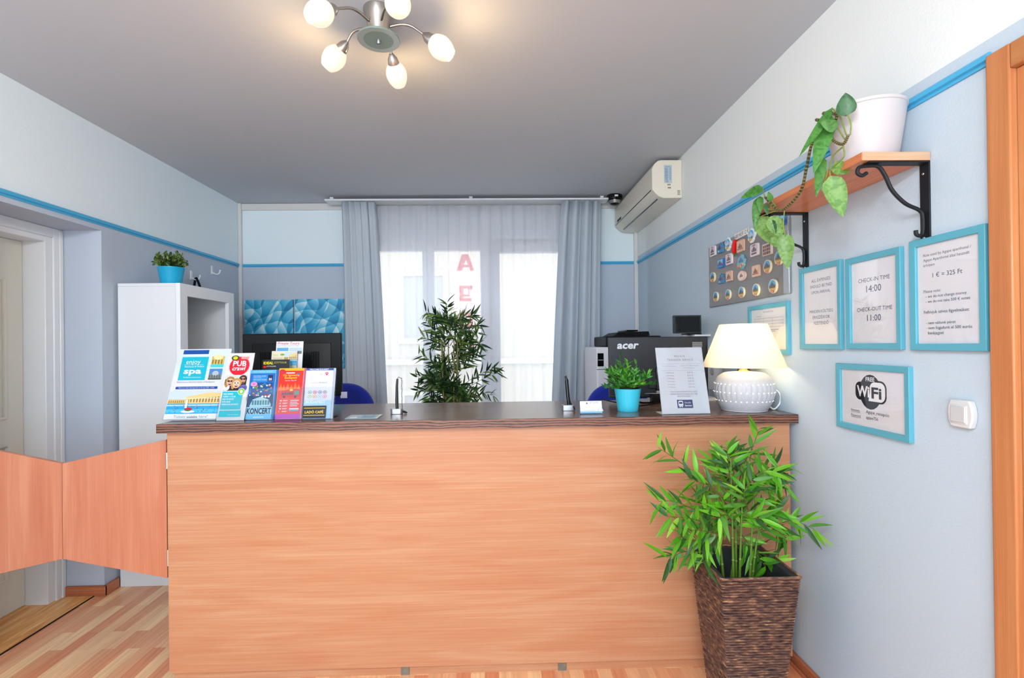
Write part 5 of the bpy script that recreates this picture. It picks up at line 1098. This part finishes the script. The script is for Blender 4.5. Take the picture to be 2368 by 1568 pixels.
# papers behind the sign
for i, (dx, dz) in enumerate(((0, 0), (.012, .004), (-.008, .008))):
    P_ = Vector((1.12+dx, 2.80+.01*i, CT+.0005+dz)); o = MB().box(-.11, .11, -.1, .1, 0, .0035).build('paper_sheet', M_paper, origin=None); o.location = P_; o.rotation_euler = (0, 0, rad(6*i))
    tag(o, ('lowest', 'middle', 'top')[i]+' sheet of the paper pile behind the lamp and sign', 'paper', 'papers behind the lamp')

# ================================================================== BEHIND THE COUNTER
def monitor(label, px0_, px1_, pyt, pyb, y, m, name='monitor'):
    a, b = onY(px0_, pyt, y), onY(px1_, pyt, y); c = onY(px0_, pyb, y); zt_ = (a.z+b.z)/2; w_ = b.x-a.x; h_ = zt_-c.z; cx = (a.x+b.x)/2
    t = thing(name, label, 'monitor', (cx, y+.03, CT))
    pn = MB().box(-w_/2, w_/2, -.03, 0, c.z-CT, zt_-CT).build('panel', m, t, bevel=.006, seg=3)
    MB().prism(rrect(-.115, -.085, .115, .085, .02), CT-CT, .006, None, Matrix.Translation((0, -.0, 0.0004))).build('base', M_blackg, t, bevel=.002)
    MB().box(-.022, .022, -.052, -.0305, .006, (c.z+zt_)/2-CT).build('stand_column', M_blackg, t, bevel=.005)
    return t, pn, w_, c.z-CT, zt_-CT
t, pn, w_, z0, z1 = monitor('black monitor seen from behind, left of the blue chair and behind the leaflets', 560, 788, 771, 919, 2.72, M_black)
mb = MB(); hw = w_/2
mb.add([(-hw*.82, -.0301, z0+.05), (hw*.82, -.0301, z0+.05), (hw*.82, -.0301, z1-.05), (-hw*.82, -.0301, z1-.05), (-hw*.62, -.05, z0+.07), (hw*.62, -.05, z0+.07), (hw*.62, -.05, z1-.09), (-hw*.62, -.05, z1-.09)], [(0, 1, 5, 4), (1, 2, 6, 5), (2, 3, 7, 6), (3, 0, 4, 7), (4, 5, 6, 7), (3, 2, 1, 0)])
mb.build('rear_bulge', M_black, t, bevel=.008, seg=3)
vt = MB()
for k in range(34): vt.box(-hw*.6+k*hw*1.2/34, -hw*.6+k*hw*1.2/34+.004, -.052, -.0495, z0+.08, z1-.1)
vt.build('vent_ribs', M_blackg, t)
MB().box(hw-.006, hw+.03, -.028, -.026, z0-.012, z0+.022).build('label', mat('lilac_label', C(206, 206, 236), .6), t)
t, pn, w_, z0, z1 = monitor('charcoal monitor seen from behind with a silver maker logo, behind the green plant', 1408, 1637, 779, 921, 2.70, M_acer)
A = Art(plane_matrix((0, -.03, 0), (1, 0, 0), (0, 0, 1)), .0006); A.text('acer', C(206, 210, 216), -w_*.42, z1-.062, w=w_*.22, h=.03, bold=.03, shear=.15)
A.done('logo', t, world=False); A = Art(plane_matrix((0, -.03, 0), (1, 0, 0), (0, 0, 1)), .0006)
for i in range(5): A.rect(w_*.34, z1-.035-.006*i, w_*.44, z1-.031-.006*i, C(150, 154, 160))
A.done('sticker', t, world=False)
MB().box(-w_*.46, w_*.46, -.0305, -.0301, z0+.14, z0+.142).box(-w_*.46, w_*.46, -.0305, -.0301, z0+.085, z0+.087).build('groove', M_blackg, t)
MB().box(-.06, .06, -.043, -.0302, z0+.05, z0+.14).build('mount_cover', M_acer, t, bevel=.004)
cb = MB().tube(smooth([(.56, 2.58, CT+.03), (.66, 2.5, CT+.012), (.74, 2.5, CT+.006), (.82, 2.56, CT+.008), (.9, 2.6, CT+.02)], 6), .0035, 7).tube(smooth([(.60, 2.6, CT+.05), (.68, 2.56, CT+.035), (.76, 2.57, CT+.012), (.84, 2.62, CT+.01)], 6), .0028, 7)
tag(cb.build('cable', M_blackg, origin=(.74, 2.55, CT)), 'black cables on the counter under the charcoal monitor', 'cable')
P_ = Vector((onY(1512, 925, 2.64).x, 2.64, CT))
t = thing('card_reader', 'small black terminal with a silver arm under the charcoal monitor', 'card reader', P_)
MB().box(-.016, .022, -.02, .02, .0005, .05).build('body', M_black, t, bevel=.003); MB().box(-.05, .03, -.008, .008, .0505, .054).build('arm', M_silver, t); MB().box(.012, .03, -.01, .01, .0545, .066).build('cap', M_silver, t, bevel=.002)
# blue chairs
def chair(label, px, pyt, y):
    P_ = onY(px, pyt, y); zt_ = P_.z
    t = thing('office_chair', label, 'chair', (P_.x, y, 0), group='blue office chairs')
    po = []
    hw, hh_ = .245, .56
    for i in range(25):
        a_ = PI*i/24; po.append((hw*math.copysign(abs(math.cos(a_))**.75, math.cos(a_)), zt_-.30+.30*abs(math.sin(a_))**.8))
    po = [(hw*.9, zt_-hh_), (hw, zt_-.4)]+po[0:]+[(-hw, zt_-.4), (-hw*.9, zt_-hh_)]
    MB().prism(po, -.035, .035, None, Matrix(((1, 0, 0, 0), (0, 0, 1, 0), (0, 1, 0, 0), (0, 0, 0, 1)))).build('backrest', M_seat, t, bevel=.03, seg=4)
    MB().prism(rrect(-.25, -.52, .25, -.06, .1), zt_-.62, zt_-.54).build('seat', M_seat, t, bevel=.02, seg=3)
    MB().tube([(0, 0.036, zt_-.3), (0, .05, zt_-.6), (0, -.2, zt_-.66)], .02, 8).build('back_arm', M_black, t)
    MB().lathe([(0, .09), (.03, .09), (.03, zt_-.66), (.06, zt_-.63), (0, zt_-.63)], 16, None, Matrix.Translation((0, -.28, 0))).build('gas_column', M_black, t)
    for k in range(5):
        th = 2*PI*k/5+.3; e = Vector((.28*math.cos(th), -.28+.28*math.sin(th), .075))
        lg = MB().tube([(0, -.28, .1), e], [.024, .016], 8).build('leg', M_black, t)
        MB().lathe([(0, -.012), (.024, -.012), (.027, 0), (.024, .012), (0, .012)], 14, None, axis_matrix(e-Vector((0, 0, .048)), (math.cos(th+1.3), math.sin(th+1.3), 0))).build('castor', M_black, lg)
chair('blue office chair behind the counter beside the black monitor', 790, 886, 3.55)
chair('blue office chair behind the counter beside the green plant', 1428, 886, 3.55)
# copier / printer by the right wall
yp = 3.72; a, b = onY(1379, 800, yp), onY(1404, 800, yp)
t = thing('printer', 'tall white and black office printer behind the charcoal monitor', 'printer', ((a.x+1.2)/2, yp+.25, 0))
x0, x1 = a.x, 1.28; zt_ = onY(1385, 803, yp).z
MB().box(x0, x1, yp, yp+.5, .02, zt_).build('body', mat('printer_white', C(222, 222, 228), .4), t, world=True, bevel=.012)
MB().box(x0+.008, x0+.055, yp-.002, yp+.004, zt_-.145, zt_-.045).build('side_tray_slot', M_blackg, t, world=True, bevel=.004)
MB().box(x0+.012, x0+.05, yp-.006, yp+.006, zt_-.10, zt_-.093).build('tray_lip', M_silver, t, world=True)
for z_ in (zt_-.17, zt_-.32): MB().box(x0+.001, x1-.001, yp-.001, yp+.002, z_, z_+.004).build('drawer_gap', M_black, t, world=True)
lz0, lz1 = zt_, onY(1420, 768, yp).z
sx = onY(1403, 790, yp).x
MB().box(sx, x1-.02, yp+.02, yp+.48, lz0+.001, lz1-.03).build('scanner_unit', M_black, t, world=True, bevel=.01)
fx0, fx1 = onY(1420, 770, yp).x, onY(1506, 766, yp).x
mb = MB().add([(fx0, yp+.03, lz1-.029), (fx1, yp+.03, lz1-.029), (fx1, yp+.42, lz1-.029), (fx0, yp+.42, lz1-.029), (fx0+.05, yp+.06, lz1+.0), (fx1-.0, yp+.06, lz1+.005), (fx1-.0, yp+.4, lz1+.005), (fx0+.05, yp+.4, lz1+.0)], [(0, 3, 2, 1), (4, 5, 6, 7), (0, 1, 5, 4), (1, 2, 6, 5), (2, 3, 7, 6), (3, 0, 4, 7)])
mb.build('document_feeder', M_black, t, world=True, bevel=.004)
MB().box((fx0+fx1)/2-.02, fx1-.07, yp+.1, yp+.38, lz1+.006, lz1+.018).build('feeder_tray', M_blackg, t, world=True, bevel=.003)
# bamboo in front of the window
yb_ = 4.05; bx = onY(1040, 800, yb_).x
t = thing('bamboo_plant', 'dark green artificial bamboo standing in front of the window', 'plant', (bx, yb_, 0))
MB().lathe([(0, 0), (.13, 0), (.135, .01), (.16, .34), (.165, .36), (.15, .36), (.145, .32), (0, .31)], 32).build('pot', mat('grey_pot', C(96, 96, 100), .5), t)
MB().lathe([(0, .309), (.144, .32), (.145, .324), (0, .328)], 24).build('soil', M_soil, t)
fol = MB(); stm = MB(); GD = (C(36, 66, 30), C(50, 86, 34), C(74, 112, 44), C(28, 52, 34), C(112, 140, 66))
def bspray(pts, n, L, wd, cols, side=.8, zb=0.0, r0=.003):
    P = smooth(pts, 5); stm.tube(P, [max(.0008, r0*(1-.75*i/len(P))) for i in range(len(P))], 6, C(98, 104, 48))
    for j in range(n):
        t_ = .15+.85*j/(n-1); k = min(len(P)-2, int(t_*(len(P)-1))); p = P[k].lerp(P[k+1], t_*(len(P)-1)-k); tg = (P[k+1]-P[k]).normalized()
        s = 1 if j % 2 else -1; to = (EYE-(p if world_spray else t.location+p)).normalized(); sd_ = tg.cross(to).normalized()*s
        for q in range(2 if rnd.random() < .5 else 1):
            d = (tg*rnd.uniform(.5, 1)+sd_*side*rnd.uniform(.5, 1.1)+rdir()*.35+Vector((0, 0, zb))).normalized()
            leaf(fol, p, d, to*.6+rdir()*.7+Vector((0, 0, .5)), L*rnd.uniform(.7, 1.15), wd*rnd.uniform(.8, 1.2), jit(rnd.choice(cols), .2), rnd.uniform(.05, .35), .25, 'bamboo', 6)
world_spray = False
def loc(px, py, dy=0): v = onY(px, py, yb_+dy); return Vector((v.x-bx, dy, v.z))
for k in range(7):
    x = rnd.uniform(-.06, .06); y_ = rnd.uniform(-.06, .06); stm.tube([(x*.8, y_*.8, .32), (x, y_, .9), (x*1.3, y_*1.3, 1.5)], [.008, .007, .004], 7, C(150, 140, 84))
for k in range(80):
    z_ = rnd.uniform(.62, 1.6); th = rnd.uniform(0, 2*PI); L = rnd.uniform(.14, .25)*(1 if z_ < 1.4 else .7)
    b0 = Vector((rnd.uniform(-.05, .05), rnd.uniform(-.05, .05), z_)); d = Vector((math.cos(th), math.sin(th)*.7, rnd.uniform(.2, .9))).normalized()
    bspray([b0, b0+d*L*.5+Vector((0, 0, .02)), b0+d*L], 11, .095, .0155, GD)
for pts in (((1040, 780), (1036, 735), (1034, 700)), ((1035, 760), (1010, 730), (985, 722)), ((1050, 770), (1075, 735), (1100, 728)), ((1040, 800), (1070, 760), (1108, 752)), ((1030, 820), (1000, 790), (975, 778)), ((1040, 840), (1090, 800), (1112, 795)), ((1060, 900), (1100, 870), (1145, 850)), ((1060, 910), (1110, 880), (1150, 862)), ((1060, 925), (1100, 905), (1140, 915)), ((1020, 900), (990, 870), (965, 872)), ((1020, 920), (985, 900), (962, 905)), ((1020, 850), (990, 830), (968, 820)), ((1040, 820), (1080, 790), (1105, 770)), ((1030, 790), (1000, 760), (985, 745))):
    bspray([loc(*pts[0], rnd.uniform(-.05, .05)), loc(*pts[1], rnd.uniform(-.08, .05)), loc(*pts[2], rnd.uniform(-.1, .0))], 12, .098, .0155, GD)
fol.build('foliage', M_leaf, t, fix=False, sharp=180); stm.build('stem', M_leaf, t)

# ================================================================== WOVEN PLANTER WITH BAMBOO
fl, fr2, bl = onY(1667, 1342, 1.815), onY(1854, 1336, 1.815), None
PZ = (fl.z+fr2.z)/2; pw = fr2.x-fl.x; pcx = (fl.x+fr2.x)/2; pcy = 1.815+pw/2
t = thing('planter', 'tall square tapered woven brown planter in front of the counter', 'planter', (pcx, pcy, 0))
hb, ht = pw*.335, pw*.5
wv = MB(); rows = 56; rr = PZ/rows/2
for i in range(rows):
    z_ = (i+.5)*PZ/rows; h_ = hb+(ht-hb)*z_/PZ-.006
    cs = []
    n_ = 14
    for sx_1, sy_1, ex, ey in ((-1, -1, 1, -1), (1, -1, 1, 1), (1, 1, -1, 1), (-1, 1, -1, -1)):
        for k in range(n_):
            f_ = k/n_; cs.append(Vector(((sx_1+(ex-sx_1)*f_)*h_+rnd.uniform(-.001, .001), (sy_1+(ey-sy_1)*f_)*h_+rnd.uniform(-.001, .001), z_+rnd.uniform(-.001, .001))))
    N = len(cs); vs = []; fs = []
    for k in range(N):
        tg = (cs[(k+1) % N]-cs[k-1]).normalized(); ou = tg.cross(Vector((0, 0, 1))).normalized(); r_ = rr*rnd.uniform(.9, 1.04)
        for q in range(6): th = 2*PI*q/6; vs.append(cs[k]+ou*r_*1.35*math.cos(th)+Vector((0, 0, r_*.98*math.sin(th))))
    for k in range(N):
        for q in range(6): fs.append((k*6+q, ((k+1) % N)*6+q, ((k+1) % N)*6+(q+1) % 6, k*6+(q+1) % 6))
    wv.add(vs, fs)
wv.build('woven_body', mat_basket('woven_rush'), t, sharp=60)
rm = MB(); h_ = ht-.001
for k, (x, y, ex, ey) in enumerate(((-1, -1, 1, -1), (1, -1, 1, 1), (1, 1, -1, 1), (-1, 1, -1, -1))):
    rm.tube([(x*h_+(ex-x)*h_*f_, y*h_+(ey-y)*h_*f_, PZ+.001+rnd.uniform(-.0008, .0008)) for f_ in [i/16 for i in range(17)]], .005, 8)
rm.build('braided_rim', MATS['woven_rush'], t)
li = MB(); a_, b_ = ht-.008, ht-.026
li.add([(-a_, -a_, PZ+.002), (a_, -a_, PZ+.002), (a_, a_, PZ+.002), (-a_, a_, PZ+.002), (-b_, -b_, PZ-.004), (b_, -b_, PZ-.004), (b_, b_, PZ-.004), (-b_, b_, PZ-.004), (-b_*.8, -b_*.8, PZ-.2), (b_*.8, -b_*.8, PZ-.2), (b_*.8, b_*.8, PZ-.2), (-b_*.8, b_*.8, PZ-.2)],
    [(k, (k+1) % 4, 4+(k+1) % 4, 4+k) for k in range(4)]+[(4+k, 4+(k+1) % 4, 8+(k+1) % 4, 8+k) for k in range(4)]+[(8, 9, 10, 11)])
li.build('liner', mat('liner_plastic', C(46, 49, 53), .4), t, fix=False, sharp=0)
t = thing('bamboo_plant', 'bright green artificial bamboo in the woven planter by the right wall', 'plant', (pcx-.03, pcy, PZ-.199))
fol = MB(); stm = MB(); world_spray = True
GB = (C(80, 150, 26), C(104, 178, 38), C(66, 128, 30), C(134, 194, 64), C(82, 142, 52), C(46, 92, 36))
MB().frustum((.085, .085), PZ-.1985, (.092, .092), PZ-.12, None, Matrix.Translation((pcx-.03, pcy, 0))).build('root_block', M_soil, t, world=True)
YP = pcy
def wp(px, py, dy=0): return onY(px, py, YP+dy)
canes = []
for dx, dy, tp in ((-.05, -.03, (1650, 1120)), (-.03, -.06, (1690, 1060)), (-.005, -.05, (1720, 1060)), (.0, -.02, (1700, 1100)), (.03, -.06, (1745, 1100)), (-.02, .0, (1740, 1030)), (.045, -.04, (1760, 1180))):
    b0 = Vector((pcx-.03+dx, pcy+dy, PZ-.125)); e = wp(*tp, dy*.5); P = smooth([b0, b0.lerp(e, .4)+Vector((0, 0, .02)), e], 6); stm.tube(P, [.0058*(1-.6*i/len(P)) for i in range(len(P))], 8, C(96, 134, 44)); canes.append(P)
    for i in range(2, 9, 2): stm.lathe([(.0045, -.004), (.0062, 0), (.0045, .004)], 8, C(120, 140, 60), Matrix.Translation(P[min(i, len(P)-1)]))
for pts in (((1680, 1170), (1620, 1105), (1560, 1060), (1522, 1035)), ((1670, 1200), (1610, 1180), (1560, 1160), (1524, 1160)), ((1660, 1220), (1600, 1200), (1545, 1195)), ((1650, 1280), (1590, 1275), (1545, 1290)), ((1650, 1240), (1600, 1250), (1570, 1240)), ((1700, 1180), (1715, 1090), (1742, 1030), (1755, 992)),
            ((1710, 1170), (1745, 1100), (1790, 1080)), ((1720, 1180), (1770, 1120), (1805, 1075)), ((1720, 1150), (1765, 1090), (1800, 1100)), ((1720, 1240), (1790, 1215), (1835, 1205), (1880, 1222)), ((1720, 1240), (1790, 1225), (1820, 1250)), ((1710, 1250), (1750, 1275), (1800, 1300)), ((1710, 1230), (1740, 1270), (1770, 1310)),
            ((1690, 1150), (1685, 1080), (1682, 1050)), ((1690, 1140), (1660, 1090), (1650, 1070)), ((1700, 1110), (1690, 1060), (1680, 1035)), ((1690, 1180), (1650, 1130), (1600, 1110)), ((1720, 1220), (1770, 1190), (1800, 1180)), ((1680, 1230), (1640, 1260), (1625, 1300)), ((1680, 1200), (1640, 1180), (1610, 1150)),
            ((1710, 1200), (1690, 1160), (1700, 1120)), ((1730, 1180), (1720, 1140), (1740, 1110)), ((1700, 1220), (1680, 1190), (1660, 1200)), ((1710, 1240), (1700, 1200), (1740, 1180)), ((1740, 1130), (1770, 1110), (1812, 1120)), ((1680, 1240), (1640, 1230), (1600, 1225)), ((1700, 1230), (1720, 1200), (1760, 1200))):
    dd0 = rnd.uniform(-.06, .04); q = [wp(px, py, dd0*(.4+.6*i)+rnd.uniform(-.02, .02)-.02) for i, (px, py) in enumerate(pts)]
    q = [Vector((min(p.x, XR-.02), min(p.y, CF-.03), p.z)) for p in q]
    bspray(q, 12, .094, .0165, GB, 1.0, -.05, .0026)
fol.v = [Vector((min(v.x, XR-.004), min(v.y, CF-.006), v.z)) for v in fol.v]
fol.build('foliage', M_leaf, t, world=True, fix=False, sharp=180); stm.build('stem', M_leaf, t, world=True)
